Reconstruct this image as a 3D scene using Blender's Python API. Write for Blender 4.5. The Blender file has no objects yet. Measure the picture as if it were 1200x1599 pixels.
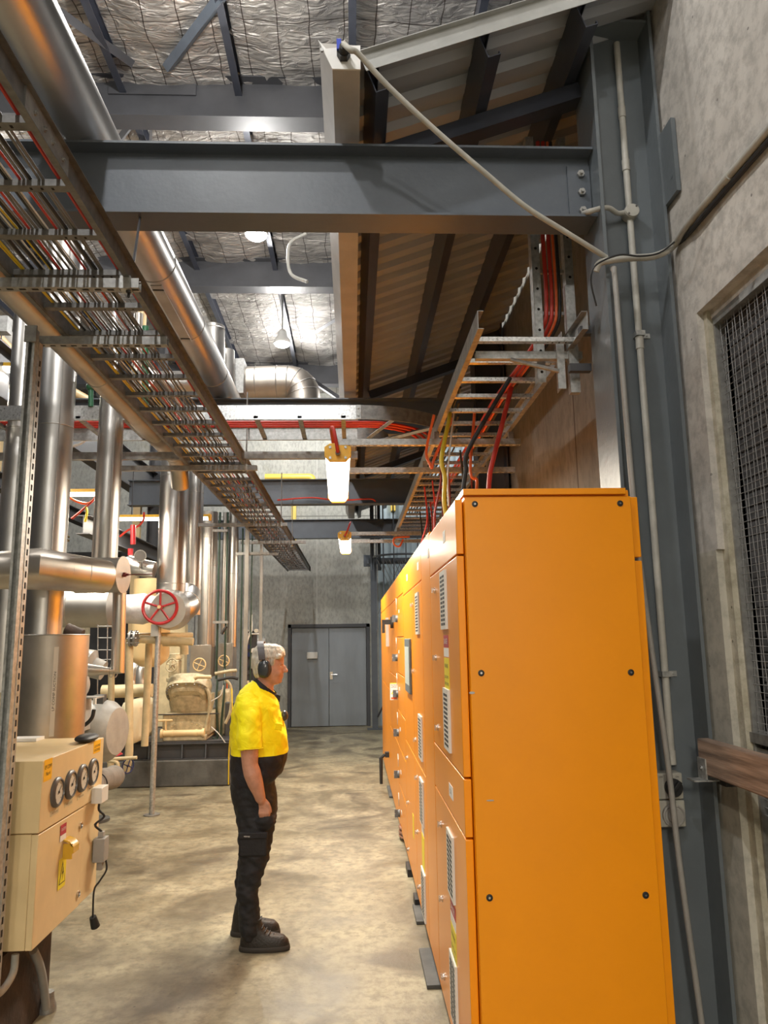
import bpy, bmesh, math, random
from mathutils import Vector, Matrix, noise
R = math.radians
V = Vector
sc = bpy.context.scene
col = sc.collection
random.seed(7)

# ------------------------------------------------------------------ camera, light, exposure
CAM = V((0, 0, 1.80))
yaw, pit, rol = R(2.5), R(9.75), R(0.85)
FP, CXP, CYP = 1160.0, 600.0, 799.5
_f = V((math.sin(yaw) * math.cos(pit), math.cos(yaw) * math.cos(pit), math.sin(pit)))
_r0 = V((math.cos(yaw), -math.sin(yaw), 0))
_u0 = _r0.cross(_f)
_r = _r0 * math.cos(rol) - _u0 * math.sin(rol)
_u = _u0 * math.cos(rol) + _r0 * math.sin(rol)
cd = bpy.data.cameras.new('camera')
cd.sensor_fit = 'VERTICAL'
cd.sensor_height = 36
cd.lens = FP / 1599 * 36
cd.clip_start = 0.05
cam = bpy.data.objects.new('camera', cd)
col.objects.link(cam)
mw = Matrix.Identity(4)
for i in range(3):
    mw[i][0], mw[i][1], mw[i][2], mw[i][3] = _r[i], _u[i], -_f[i], CAM[i]
cam.matrix_world = mw
sc.camera = cam

sc.view_settings.view_transform = 'Standard'
sc.view_settings.look = 'None'
sc.view_settings.gamma = 1
sc.view_settings.use_curve_mapping = False
sc.view_settings.exposure = 0.0

world = bpy.data.worlds.new('world')
sc.world = world
world.use_nodes = True
world.node_tree.nodes['Background'].inputs[0].default_value = (0.30, 0.32, 0.36, 1)
world.node_tree.nodes['Background'].inputs[1].default_value = 0.25

BAY_Y = (-5.4, -2.0, 1.35, 4.7, 8.09, 11.34, 14.3)     # high bay lamps over the aisle; the farthest is added to brighten the far wall
BAY_X, BAY_Z, BAY_W = -1.1, 6.5, 215
FILL_BAYS = ((-5.0, 3.0), (-5.0, 9.5), (2.9, 12.4))  # unseen lamps added to light the left side and far right recess
COOL = (1.0, 0.975, 0.94)
WARM = (1.0, 0.90, 0.74)


def lamp(name, kind, loc, watt, colr, size=0.1, sy=None, rot=(0, 0, 0)):
    ld = bpy.data.lights.new(name, kind)
    ld.energy = watt
    ld.color = colr
    if kind == 'AREA':
        ld.shape = 'RECTANGLE'
        ld.size = size
        ld.size_y = sy or size
    else:
        ld.shadow_soft_size = size
    o = bpy.data.objects.new(name, ld)
    o.location = loc
    o.rotation_euler = rot
    col.objects.link(o)
    return o


for y in BAY_Y:
    lamp('high_bay_light', 'POINT', (BAY_X, y, BAY_Z - 0.12), BAY_W, COOL, 0.07)
for x, y in FILL_BAYS:  # added fill lamps, apart from the aisle row
    lamp('high_bay_light', 'POINT', (x, y, BAY_Z - 0.12), BAY_W, COOL, 0.07)


# ------------------------------------------------------------------ pixel -> place
def ray(px, py):
    return _f * FP + _r * (px - CXP) - _u * (py - CYP)


def P(px, py, Y):
    d = ray(px, py)
    return CAM + d * (Y / d.y)


def PX(px, py, X):
    d = ray(px, py)
    return CAM + d * (X / d.x)


def PZ(px, py, Z):
    d = ray(px, py)
    return CAM + d * ((Z - CAM.z) / d.z)


def S(n, Y):                       # n pixels at depth Y, in metres
    return n * Y / FP


# ------------------------------------------------------------------ materials
MATS = {}


def new_mat(name):
    m = bpy.data.materials.new(name)
    m.use_nodes = True
    nt = m.node_tree
    b = nt.nodes['Principled BSDF']
    return m, nt, b


def mat(name, c, rough=0.5, metal=0.0, var=0.0, scale=6.0, bump=0.0, bscale=40.0, c2=None, spec=None,
        emit=None, estr=0, stretch=(1, 1, 1), rvar=0.0, coat=0.0, detail=5):
    """procedural paint / metal: noise mixes two tones, another noise bumps it"""
    m, nt, b = new_mat(name)
    L = nt.links
    N = nt.nodes
    b.inputs['Base Color'].default_value = (*c, 1)
    b.inputs['Roughness'].default_value = rough
    b.inputs['Metallic'].default_value = metal
    if coat:
        b.inputs['Coat Weight'].default_value = coat
        b.inputs['Coat Roughness'].default_value = 0.15
    if spec is not None:
        b.inputs['Specular IOR Level'].default_value = spec
    if emit:
        b.inputs['Emission Color'].default_value = (*emit, 1)
        b.inputs['Emission Strength'].default_value = estr
    tc = N.new('ShaderNodeTexCoord')
    mp = N.new('ShaderNodeMapping')
    mp.inputs['Scale'].default_value = stretch
    geo = N.new('ShaderNodeNewGeometry')
    L.new(geo.outputs['Position'], mp.inputs['Vector'])
    if var or c2:
        n = N.new('ShaderNodeTexNoise')
        n.inputs['Scale'].default_value = scale
        n.inputs['Detail'].default_value = detail
        n.inputs['Roughness'].default_value = 0.6
        L.new(mp.outputs[0], n.inputs['Vector'])
        r = N.new('ShaderNodeValToRGB')
        if c2 is None:
            lo = [max(0, v * (1 - var)) for v in c]
            hi = [min(1, v * (1 + var)) for v in c]
        else:
            lo, hi = c2, c
        r.color_ramp.elements[0].position = 0.35
        r.color_ramp.elements[1].position = 0.65
        r.color_ramp.elements[0].color = (*lo, 1)
        r.color_ramp.elements[1].color = (*hi, 1)
        L.new(n.outputs['Fac'], r.inputs['Fac'])
        L.new(r.outputs['Color'], b.inputs['Base Color'])
        if rvar:
            mr = N.new('ShaderNodeMapRange')
            mr.inputs['To Min'].default_value = max(0.02, rough - rvar)
            mr.inputs['To Max'].default_value = rough + rvar
            L.new(n.outputs['Fac'], mr.inputs['Value'])
            L.new(mr.outputs[0], b.inputs['Roughness'])
    if bump:
        n2 = N.new('ShaderNodeTexNoise')
        n2.inputs['Scale'].default_value = bscale
        n2.inputs['Detail'].default_value = 4
        L.new(mp.outputs[0], n2.inputs['Vector'])
        bp = N.new('ShaderNodeBump')
        bp.inputs['Strength'].default_value = bump
        bp.inputs['Distance'].default_value = 0.02
        L.new(n2.outputs['Fac'], bp.inputs['Height'])
        L.new(bp.outputs[0], b.inputs['Normal'])
    MATS[name] = m
    return m


M = MATS
mat('steel_paint', (0.090, 0.106, 0.128), 0.42, 0, 0.10, 3, 0.05, 30)
mat('steel_dark', (0.046, 0.047, 0.052), 0.45, 0, 0.15, 3)
mat('wire', (0.30, 0.30, 0.30), 0.5, 0.3)
mat('column_paint', (0.125, 0.145, 0.16), 0.33, 0, 0.10, 2.5, 0.06, 25)
mat('galv', (0.46, 0.47, 0.46), 0.50, 0.75, 0.22, 40, 0.06, 60, rvar=0.1)
mat('galv_dull', (0.32, 0.32, 0.31), 0.52, 0.7, 0.2, 25)
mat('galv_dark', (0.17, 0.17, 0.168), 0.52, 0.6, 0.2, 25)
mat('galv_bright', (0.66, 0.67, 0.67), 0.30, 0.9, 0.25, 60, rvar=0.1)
mat('clad', (0.56, 0.545, 0.52), 0.36, 1.0, 0.08, 2.5, 0.05, 5, rvar=0.05)
mat('clad_dull', (0.44, 0.425, 0.40), 0.45, 0.95, 0.12, 3, 0.05, 6, rvar=0.05)
mat('clad_copper', (0.50, 0.455, 0.40), 0.42, 0.95, 0.14, 3, 0.05, 6, rvar=0.05)
mat('chrome', (0.7, 0.7, 0.7), 0.18, 1.0)
mat('bolt', (0.42, 0.42, 0.41), 0.35, 0.9)
mat('orange', (0.90, 0.305, 0.0), 0.36, 0, 0.02, 3, 0.03, 400, coat=0.12)
mat('orange_front', (0.80, 0.29, 0.045), 0.30, 0, 0.05, 3, stretch=(1, 1, .3))
mat('black', (0.012, 0.012, 0.013), 0.5)
mat('rubber', (0.02, 0.02, 0.02), 0.6)
mat('dark_gap', (0.01, 0.008, 0.006), 0.9)
mat('louvre', (0.085, 0.085, 0.09), 0.6, 0, 0.3, 30)
mat('handle_grey', (0.10, 0.105, 0.11), 0.4)
mat('white_plastic', (0.72, 0.71, 0.67), 0.4)
mat('grey_plastic', (0.30, 0.29, 0.27), 0.5, 0, 0.1)
mat('conduit_grey', (0.42, 0.41, 0.37), 0.5, 0, 0.12, 12)
mat('outlet_grey', (0.40, 0.39, 0.34), 0.45, 0, 0.06, 12)
mat('cream', (0.74, 0.56, 0.30), 0.42, 0, 0.05, 5, c2=None)
mat('cream_old', (0.60, 0.50, 0.30), 0.45, 0, 0.15, 6, 0.06, 30)
mat('cream_machine', (0.47, 0.41, 0.27), 0.42, 0, 0.25, 14, 0.1, 40)
mat('cream_jacket', (0.66, 0.60, 0.42), 0.7, 0, 0.07, 5, 0.25, 7)
mat('yellow_paint', (0.80, 0.58, 0.10), 0.4, 0, 0.05)
mat('lamp_yellow', (0.85, 0.50, 0.05), 0.4)
mat('red_paint', (0.42, 0.02, 0.025), 0.35, 0, 0.12, 30)
mat('red_cable', (0.50, 0.035, 0.02), 0.45)
mat('orange_cable', (0.80, 0.15, 0.04), 0.45)
mat('dark_red', (0.16, 0.02, 0.02), 0.5)
mat('yellow_cable', (0.62, 0.45, 0.02), 0.45)
mat('grey_cable', (0.16, 0.155, 0.15), 0.45)
mat('white_cable', (0.62, 0.60, 0.57), 0.45)
mat('brown_cable', (0.28, 0.14, 0.09), 0.5)
mat('green_paint', (0.03, 0.13, 0.06), 0.4)
mat('dark_green', (0.018, 0.045, 0.03), 0.45)
mat('blue', (0.02, 0.05, 0.45), 0.4)
mat('navy', (0.02, 0.03, 0.10), 0.4)
mat('gutter', (0.42, 0.40, 0.37), 0.5, 0, 0.10, 4)
mat('gutter_white', (0.70, 0.70, 0.68), 0.45, 0, 0.08)
mat('deck', (0.35, 0.37, 0.40), 0.42, 0.15, 0.08, 2)
mat('purlin', (0.050, 0.056, 0.075), 0.35, 0.3, 0.12, 4)
mat('flashing', (0.42, 0.43, 0.42), 0.38, 0.4, 0.1)
mat('door_paint', (0.24, 0.27, 0.30), 0.45, 0, 0.04, 3, stretch=(3, 3, .6))
mat('door_frame', (0.055, 0.06, 0.07), 0.5)
mat('cladding_blue', (0.36, 0.45, 0.50), 0.5, 0, 0.05)
mat('grey_machine', (0.30, 0.30, 0.28), 0.4, 0, 0.12, 8)
mat('plinth', (0.085, 0.085, 0.08), 0.6, 0, 0.3, 5, 0.1, 20)
mat('foam', (0.20, 0.185, 0.165), 0.85, 0, 0.15, 8, 0.15, 30)
mat('timber', (0.29, 0.21, 0.16), 0.65, 0, 0.45, 9, 0.15, 30, stretch=(1, .25, 4))
mat('paper', (0.80, 0.78, 0.74), 0.6)
mat('label_red', (0.45, 0.03, 0.06), 0.5)
mat('label_yellow', (0.85, 0.70, 0.02), 0.5)
mat('sticker', (0.95, 0.50, 0.01), 0.5)
mat('label_orange', (0.80, 0.12, 0.03), 0.5)
mat('ink', (0.02, 0.018, 0.016), 0.6)
mat('ink_grey', (0.18, 0.14, 0.10), 0.6)
mat('amber', (0.62, 0.36, 0.03), 0.25, 0, 0.05)
mat('screen', (0.55, 0.62, 0.60), 0.3)
mat('screen_frame', (0.13, 0.16, 0.18), 0.4)
mat('gauge_face', (0.62, 0.60, 0.52), 0.4)
mat('gauge_rim', (0.10, 0.095, 0.09), 0.35)
mat('glow', (1, 1, 1), 0.5, emit=(1.0, 0.90, 0.72), estr=9)
mat('glow_bay', (1, 1, 1), 0.5, emit=(0.95, 0.97, 1.0), estr=40)
mat('wrap', (0.62, 0.62, 0.63), 0.35, 0, 0.08, 8, 0.5, 14)
mat('skin', (0.52, 0.265, 0.175), 0.5, 0, 0.10, 25, 0.08, 120)
mat('hair', (0.55, 0.50, 0.41), 0.6, 0, 0.25, 60, 0.5, 90, stretch=(1, 1, .35))
mat('trousers', (0.011, 0.011, 0.013), 0.75, 0, 0.2, 30, 0.15, 60)
mat('boot', (0.018, 0.015, 0.013), 0.5, 0, 0.2, 30, 0.2, 90)
mat('boot_sole', (0.035, 0.03, 0.025), 0.7)
mat('collar', (0.008, 0.008, 0.010), 0.7)
mat('muff', (0.035, 0.04, 0.045), 0.18)
mat('muff_pad', (0.015, 0.015, 0.016), 0.6)
mat('muff_band', (0.05, 0.04, 0.04), 0.4)
mat('rust', (0.055, 0.035, 0.025), 0.75, 0, 0.4, 7, 0.2, 40)
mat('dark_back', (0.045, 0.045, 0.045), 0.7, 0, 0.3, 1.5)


def concrete(name, c, c2, scale=1.3, rough=0.75, stain=None, band=None, seams=None, bump=0.25, rlow=None, streak=(1, 1, 1)):
    """cast concrete: two tones in large patches, fine grain, pin holes, optional seams / painted band"""
    m, nt, b = new_mat(name)
    N, L = nt.nodes, nt.links
    geo = N.new('ShaderNodeNewGeometry')
    mp = N.new('ShaderNodeMapping')
    mp.inputs['Scale'].default_value = streak
    L.new(geo.outputs['Position'], mp.inputs['Vector'])
    n1 = N.new('ShaderNodeTexNoise')
    n1.inputs['Scale'].default_value = scale
    n1.inputs['Detail'].default_value = 9
    n1.inputs['Roughness'].default_value = 0.62
    n1.inputs['Distortion'].default_value = 0.5
    L.new(mp.outputs[0], n1.inputs['Vector'])
    r1 = N.new('ShaderNodeValToRGB')
    e = r1.color_ramp.elements
    e[0].position, e[1].position = 0.36, 0.64
    e[0].color, e[1].color = (*c2, 1), (*c, 1)
    L.new(n1.outputs['Fac'], r1.inputs['Fac'])
    colr = r1.outputs['Color']

    def mixin(fac, rgb, typ='MIX'):
        nonlocal colr
        mx = N.new('ShaderNodeMix')
        mx.data_type = 'RGBA'
        mx.blend_type = typ
        if isinstance(fac, float):
            mx.inputs[0].default_value = fac
        else:
            L.new(fac, mx.inputs[0])
        L.new(colr, mx.inputs[6])
        mx.inputs[7].default_value = (*rgb, 1)
        colr = mx.outputs[2]
    # fine grain
    n2 = N.new('ShaderNodeTexNoise')
    n2.inputs['Scale'].default_value = 14
    n2.inputs['Detail'].default_value = 8
    n2.inputs['Roughness'].default_value = 0.7
    L.new(mp.outputs[0], n2.inputs['Vector'])
    r2 = N.new('ShaderNodeValToRGB')
    r2.color_ramp.elements[0].position, r2.color_ramp.elements[1].position = 0.44, 0.62
    r2.color_ramp.elements[0].color = (0, 0, 0, 1)
    r2.color_ramp.elements[1].color = (0.62, 0.62, 0.62, 1)
    L.new(n2.outputs['Fac'], r2.inputs['Fac'])
    mixin(r2.outputs['Color'], [v * 0.62 for v in c2])
    if stain:
        n3 = N.new('ShaderNodeTexNoise')
        n3.inputs['Scale'].default_value = stain[1]
        n3.inputs['Detail'].default_value = 10
        n3.inputs['Distortion'].default_value = 1.6
        L.new(mp.outputs[0], n3.inputs['Vector'])
        r3 = N.new('ShaderNodeValToRGB')
        r3.color_ramp.elements[0].position, r3.color_ramp.elements[1].position = stain[2], stain[3]
        r3.color_ramp.elements[0].color = (0, 0, 0, 1)
        r3.color_ramp.elements[1].color = (0.9, 0.9, 0.9, 1)
        L.new(n3.outputs['Fac'], r3.inputs['Fac'])
        mixin(r3.outputs['Color'], stain[0])
    # pin holes
    vo = N.new('ShaderNodeTexVoronoi')
    vo.inputs['Scale'].default_value = 9
    L.new(geo.outputs['Position'], vo.inputs['Vector'])
    cr = N.new('ShaderNodeMath')
    cr.operation = 'LESS_THAN'
    cr.inputs[1].default_value = 0.055
    L.new(vo.outputs['Distance'], cr.inputs[0])
    mixin(cr.outputs[0], [v * 0.45 for v in c2])
    sx = N.new('ShaderNodeSeparateXYZ')
    L.new(geo.outputs['Position'], sx.inputs[0])
    if band:                                       # (z below which it is painted, colour)
        lt = N.new('ShaderNodeMath')
        lt.operation = 'LESS_THAN'
        lt.inputs[1].default_value = band[0]
        L.new(sx.outputs['Z'], lt.inputs[0])
        mixin(lt.outputs[0], band[1])
    if seams:                                      # list of (axis, value, half width, rgb)
        for ax, val, hw, rgb in seams:
            cm = N.new('ShaderNodeMath')
            cm.operation = 'COMPARE'
            cm.inputs[1].default_value = val
            cm.inputs[2].default_value = hw
            L.new(sx.outputs[ax], cm.inputs[0])
            mixin(cm.outputs[0], rgb)
    L.new(colr, b.inputs['Base Color'])
    b.inputs['Roughness'].default_value = rough
    if rlow is not None:
        mr = N.new('ShaderNodeMapRange')
        mr.inputs['From Min'].default_value, mr.inputs['From Max'].default_value = 0.3, 0.7
        mr.inputs['To Min'].default_value, mr.inputs['To Max'].default_value = rlow, rough
        L.new(n1.outputs['Fac'], mr.inputs['Value'])
        L.new(mr.outputs[0], b.inputs['Roughness'])
    bp = N.new('ShaderNodeBump')
    bp.inputs['Strength'].default_value = bump
    bp.inputs['Distance'].default_value = 0.01
    L.new(n2.outputs['Fac'], bp.inputs['Height'])
    L.new(bp.outputs[0], b.inputs['Normal'])
    M[name] = m
    return m


concrete('floor_concrete', (0.385, 0.34, 0.225), (0.20, 0.17, 0.11), 1.9, 0.56,
         stain=((0.105, 0.085, 0.055), 0.9, 0.52, 0.66), bump=0.3, rlow=0.28)
concrete('wall_concrete', (0.62, 0.59, 0.545), (0.48, 0.455, 0.42), 1.6, 0.7, bump=0.35)
concrete('wall_painted', (0.50, 0.475, 0.41), (0.45, 0.43, 0.37), 1.6, 0.65, bump=0.08)
concrete('wall_reveal', (0.55, 0.52, 0.43), (0.40, 0.36, 0.26), 3, 0.7, bump=0.3)
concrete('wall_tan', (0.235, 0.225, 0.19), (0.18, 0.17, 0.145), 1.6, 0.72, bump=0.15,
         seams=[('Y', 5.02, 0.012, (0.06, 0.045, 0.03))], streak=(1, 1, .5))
concrete('far_concrete', (0.47, 0.475, 0.43), (0.37, 0.375, 0.345), 0.9, 0.75, bump=0.15,
         stain=((0.30, 0.27, 0.16), 0.5, 0.62, 0.75),
         seams=[('X', -0.78, 0.012, (0.47, 0.47, 0.44)), ('X', -3.4, 0.015, (0.16, 0.16, 0.15)),
                ('Z', 4.52, 0.012, (0.20, 0.20, 0.18))], streak=(1.5, 1, .7))


def foil_mat():
    m, nt, b = new_mat('foil')
    N, L = nt.nodes, nt.links
    geo = N.new('ShaderNodeNewGeometry')
    mp = N.new('ShaderNodeMapping')
    mp.inputs['Scale'].default_value = (1, 2.4, 1)
    L.new(geo.outputs['Position'], mp.inputs['Vector'])
    n = N.new('ShaderNodeTexNoise')
    n.inputs['Scale'].default_value = 3.2
    n.inputs['Detail'].default_value = 7
    n.inputs['Roughness'].default_value = 0.62
    n.inputs['Distortion'].default_value = 0.8
    L.new(mp.outputs[0], n.inputs['Vector'])
    r = N.new('ShaderNodeValToRGB')
    r.color_ramp.elements[0].position, r.color_ramp.elements[1].position = 0.35, 0.62
    r.color_ramp.elements[0].color = (0.33, 0.315, 0.30, 1)
    r.color_ramp.elements[1].color = (0.56, 0.535, 0.50, 1)
    L.new(n.outputs['Fac'], r.inputs['Fac'])
    # wire netting under the blanket
    sx = N.new('ShaderNodeSeparateXYZ')
    nv = N.new('ShaderNodeTexNoise')
    nv.inputs['Scale'].default_value = 1.7
    L.new(geo.outputs['Position'], nv.inputs['Vector'])
    sub = N.new('ShaderNodeVectorMath')
    sub.operation = 'MULTIPLY_ADD'
    sub.inputs[1].default_value = (0.10, 0.10, 0)
    L.new(nv.outputs['Color'], sub.inputs[0])
    L.new(geo.outputs['Position'], sub.inputs[2])
    L.new(sub.outputs[0], sx.inputs[0])
    out = r.outputs['Color']
    for ax, per in (('X', 0.30), ('Y', 0.30)):
        pp = N.new('ShaderNodeMath')
        pp.operation = 'PINGPONG'
        pp.inputs[1].default_value = per / 2
        L.new(sx.outputs[ax], pp.inputs[0])
        lt = N.new('ShaderNodeMath')
        lt.operation = 'LESS_THAN'
        lt.inputs[1].default_value = 0.005
        L.new(pp.outputs[0], lt.inputs[0])
        mx = N.new('ShaderNodeMix')
        mx.data_type = 'RGBA'
        L.new(lt.outputs[0], mx.inputs[0])
        L.new(out, mx.inputs[6])
        mx.inputs[7].default_value = (0.10, 0.085, 0.075, 1)
        out = mx.outputs[2]
    L.new(out, b.inputs['Base Color'])
    b.inputs['Metallic'].default_value = 0.72
    b.inputs['Roughness'].default_value = 0.5
    n2 = N.new('ShaderNodeTexNoise')
    n2.inputs['Scale'].default_value = 5.5
    n2.inputs['Detail'].default_value = 6
    n2.inputs['Distortion'].default_value = 1.3
    L.new(mp.outputs[0], n2.inputs['Vector'])
    bp = N.new('ShaderNodeBump')
    bp.inputs['Strength'].default_value = 0.9
    bp.inputs['Distance'].default_value = 0.05
    L.new(n2.outputs['Fac'], bp.inputs['Height'])
    L.new(bp.outputs[0], b.inputs['Normal'])
    M['foil'] = m


foil_mat()


def shirt_mat():
    m, nt, b = new_mat('shirt')
    N, L = nt.nodes, nt.links
    geo = N.new('ShaderNodeNewGeometry')
    sx = N.new('ShaderNodeSeparateXYZ')
    L.new(geo.outputs['Position'], sx.inputs[0])
    gt = N.new('ShaderNodeMath')
    gt.operation = 'GREATER_THAN'
    gt.inputs[1].default_value = SHIRT_Z
    L.new(sx.outputs['Z'], gt.inputs[0])
    mx = N.new('ShaderNodeMix')
    mx.data_type = 'RGBA'
    L.new(gt.outputs[0], mx.inputs[0])
    mx.inputs[6].default_value = (0.008, 0.008, 0.012, 1)
    mx.inputs[7].default_value = (1.0, 0.88, 0.0, 1)
    L.new(mx.outputs[2], b.inputs['Base Color'])
    b.inputs['Roughness'].default_value = 0.7
    n = N.new('ShaderNodeTexNoise')
    n.inputs['Scale'].default_value = 11
    n.inputs['Detail'].default_value = 3
    n.inputs['Distortion'].default_value = 1.5
    L.new(geo.outputs['Position'], n.inputs['Vector'])
    bp = N.new('ShaderNodeBump')
    bp.inputs['Strength'].default_value = 0.35
    bp.inputs['Distance'].default_value = 0.03
    L.new(n.outputs['Fac'], bp.inputs['Height'])
    L.new(bp.outputs[0], b.inputs['Normal'])
    M['shirt'] = m


SHIRT_Z = P(405, 1175, 4.92).z
shirt_mat()


# ------------------------------------------------------------------ mesh builder
def frame(d):
    d = V(d).normalized()
    a = V((0, 0, 1)) if abs(d.z) < 0.9 else V((1, 0, 0))
    u = d.cross(a).normalized()
    v = u.cross(d).normalized()
    return u, v


def smooth_path(pts, n=6):
    pts = [V(p) for p in pts]
    if len(pts) < 3:
        return pts
    out = []
    for i in range(len(pts) - 1):
        p0 = pts[i - 1] if i else pts[0] * 2 - pts[1]
        p1, p2 = pts[i], pts[i + 1]
        p3 = pts[i + 2] if i + 2 < len(pts) else pts[-1] * 2 - pts[-2]
        for k in range(n):
            t = k / n
            out.append(0.5 * ((2 * p1) + (p2 - p0) * t + (2 * p0 - 5 * p1 + 4 * p2 - p3) * t * t
                              + (3 * p1 - p0 - 3 * p2 + p3) * t ** 3))
    out.append(pts[-1])
    return out


def bend_path(pts, r, n=5):
    """straight runs with rounded corners of radius r"""
    pts = [V(p) for p in pts]
    out = [pts[0]]
    for i in range(1, len(pts) - 1):
        a, b, c = pts[i - 1], pts[i], pts[i + 1]
        d1, d2 = (a - b), (c - b)
        rr = min(r, d1.length * 0.49, d2.length * 0.49)
        s, e = b + d1.normalized() * rr, b + d2.normalized() * rr
        for k in range(n + 1):
            t = k / n
            out.append(s * (1 - t) ** 2 + b * 2 * t * (1 - t) + e * t * t)
    out.append(pts[-1])
    return out


class MB:
    def __init__(s):
        s.bm = bmesh.new()
        s.mi = 0

    def face(s, vs):
        try:
            f = s.bm.faces.new(vs)
            f.material_index = s.mi
            return f
        except ValueError:
            return None

    def box(s, a, b, rot=None):
        """axis box between corners a and b; rot = (matrix about centre)"""
        a, b = V(a), V(b)
        c, h = (a + b) / 2, (b - a) / 2
        h = V((abs(h.x), abs(h.y), abs(h.z)))
        vs = []
        for x in (-1, 1):
            for y in (-1, 1):
                for z in (-1, 1):
                    p = V((x * h.x, y * h.y, z * h.z))
                    if rot:
                        p = rot @ p
                    vs.append(s.bm.verts.new(c + p))
        for f in ((0, 1, 3, 2), (4, 6, 7, 5), (0, 4, 5, 1), (2, 3, 7, 6), (0, 2, 6, 4), (1, 5, 7, 3)):
            s.face([vs[i] for i in f])
        return s

    def rings(s, rings, cap=True, closed=False):
        rr = [[s.bm.verts.new(p) for p in ring] for ring in rings]
        n = len(rr[0])
        m = len(rr)
        for i in range(m if closed else m - 1):
            a, b = rr[i], rr[(i + 1) % m]
            for k in range(n):
                s.face((a[k], a[(k + 1) % n], b[(k + 1) % n], b[k]))
        if cap and not closed:
            s.face(rr[0][::-1])
            s.face(rr[-1])
        return s

    def cyl(s, a, b, r, r2=None, n=16, cap=True):
        a, b = V(a), V(b)
        r2 = r if r2 is None else r2
        u, v = frame(b - a)
        A = [2 * math.pi * k / n for k in range(n)]
        s.rings([[a + (u * math.cos(t) + v * math.sin(t)) * r for t in A],
                 [b + (u * math.cos(t) + v * math.sin(t)) * r2 for t in A]], cap)
        return s

    def tube(s, pts, r, n=8, cap=True, closed=False):
        pts = [V(p) for p in pts]
        m = len(pts)
        rad = r if isinstance(r, (list, tuple)) else [r] * m
        rings = []
        u = None
        for i, p in enumerate(pts):
            if closed:
                d = pts[(i + 1) % m] - pts[i - 1]
            else:
                d = (pts[min(i + 1, m - 1)] - pts[max(i - 1, 0)])
            d.normalize()
            if u is None:
                u, v = frame(d)
                v = d.cross(u)
            else:
                u = (u - d * u.dot(d))
                if u.length < 1e-6:
                    u, v = frame(d)
                u.normalize()
                v = d.cross(u)
            k2 = 1.0
            if 0 < i < m - 1:
                d1 = (pts[i] - pts[i - 1]).normalized()
                c = max(0.5, d.dot(d1))
                k2 = 1 / c
            rings.append([p + (u * math.cos(2 * math.pi * k / n) + v * math.sin(2 * math.pi * k / n)) * rad[i] * (k2 if k2 < 1.3 else 1.3)
                          for k in range(n)])
        s.rings(rings, cap, closed)
        return s

    def lathe(s, o, axis, prof, n=24):
        """prof: (distance along axis, radius)"""
        o = V(o)
        ax = V(axis).normalized()
        u, v = frame(ax)
        s.rings([[o + ax * h + (u * math.cos(2 * math.pi * k / n) + v * math.sin(2 * math.pi * k / n)) * max(rr, 1e-4)
                  for k in range(n)] for h, rr in prof])
        return s

    def torus(s, c, axis, R_, r, n=32, k=8):
        u, v = frame(axis)
        c = V(c)
        s.tube([c + (u * math.cos(2 * math.pi * i / n) + v * math.sin(2 * math.pi * i / n)) * R_ for i in range(n)], r, k, closed=True)
        return s

    def prism(s, poly, o, ux, uy, ext):
        o, ux, uy, ext = V(o), V(ux), V(uy), V(ext)
        a = [s.bm.verts.new(o + ux * x + uy * y) for x, y in poly]
        b = [s.bm.verts.new(o + ux * x + uy * y + ext) for x, y in poly]
        n = len(a)
        for k in range(n):
            s.face((a[k], a[(k + 1) % n], b[(k + 1) % n], b[k]))
        s.face(a[::-1])
        s.face(b)
        return s

    def ball(s, c, r, nu=16, nv=10, rot=None):
        r = (r, r, r) if isinstance(r, (int, float)) else r
        c = V(c)
        rings = []
        for j in range(nv + 1):
            ph = math.pi * j / nv
            ring = []
            for i in range(nu):
                t = 2 * math.pi * i / nu
                q = V((max(math.sin(ph), 1e-3) * math.cos(t) * r[0], max(math.sin(ph), 1e-3) * math.sin(t) * r[1], -math.cos(ph) * r[2]))
                if rot:
                    q = rot @ q
                ring.append(c + q)
            rings.append(ring)
        s.rings(rings)
        return s

    def quad(s, a, b, c, d):
        s.face([s.bm.verts.new(V(p)) for p in (a, b, c, d)])
        return s

    def hexnut(s, c, ax, r, h):
        ax = V(ax).normalized()
        s.cyl(c, V(c) + ax * h, r, n=6)
        s.cyl(V(c) + ax * h, V(c) + ax * h * 1.9, r * 0.5, n=8)
        return s

    def build(s, name, mats, parent=None, origin=None, bevel=0, ang=38, smooth=True):
        bm = s.bm
        bmesh.ops.recalc_face_normals(bm, faces=bm.faces)
        if parent is not None:
            origin = wloc(parent)
        elif origin is None:
            xs = [v.co for v in bm.verts]
            lo = V((min(v.x for v in xs), min(v.y for v in xs), min(v.z for v in xs)))
            hi = V((max(v.x for v in xs), max(v.y for v in xs), max(v.z for v in xs)))
            origin = V(((lo.x + hi.x) / 2, (lo.y + hi.y) / 2, lo.z))
        origin = V(origin)
        for v in bm.verts:
            v.co -= origin
        if smooth:
            ca = R(ang)
            for e in bm.edges:
                if len(e.link_faces) == 2:
                    e.smooth = e.calc_face_angle(3.2) < ca
                else:
                    e.smooth = False
            for f in bm.faces:
                f.smooth = True
        me = bpy.data.meshes.new(name)
        bm.to_mesh(me)
        bm.free()
        o = bpy.data.objects.new(name, me)
        col.objects.link(o)
        for mm in (mats if isinstance(mats, (list, tuple)) else [mats]):
            me.materials.append(M[mm])
        if parent is not None:
            o.parent = parent
        else:
            o.location = origin
        if bevel:
            md = o.modifiers.new('bevel', 'BEVEL')
            md.width = bevel
            md.segments = 2
            md.limit_method = 'ANGLE'
            md.angle_limit = R(40)
        return o


def wloc(o):
    p = V(o.location)
    while o.parent:
        o = o.parent
        p = p + V(o.location)
    return p


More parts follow.
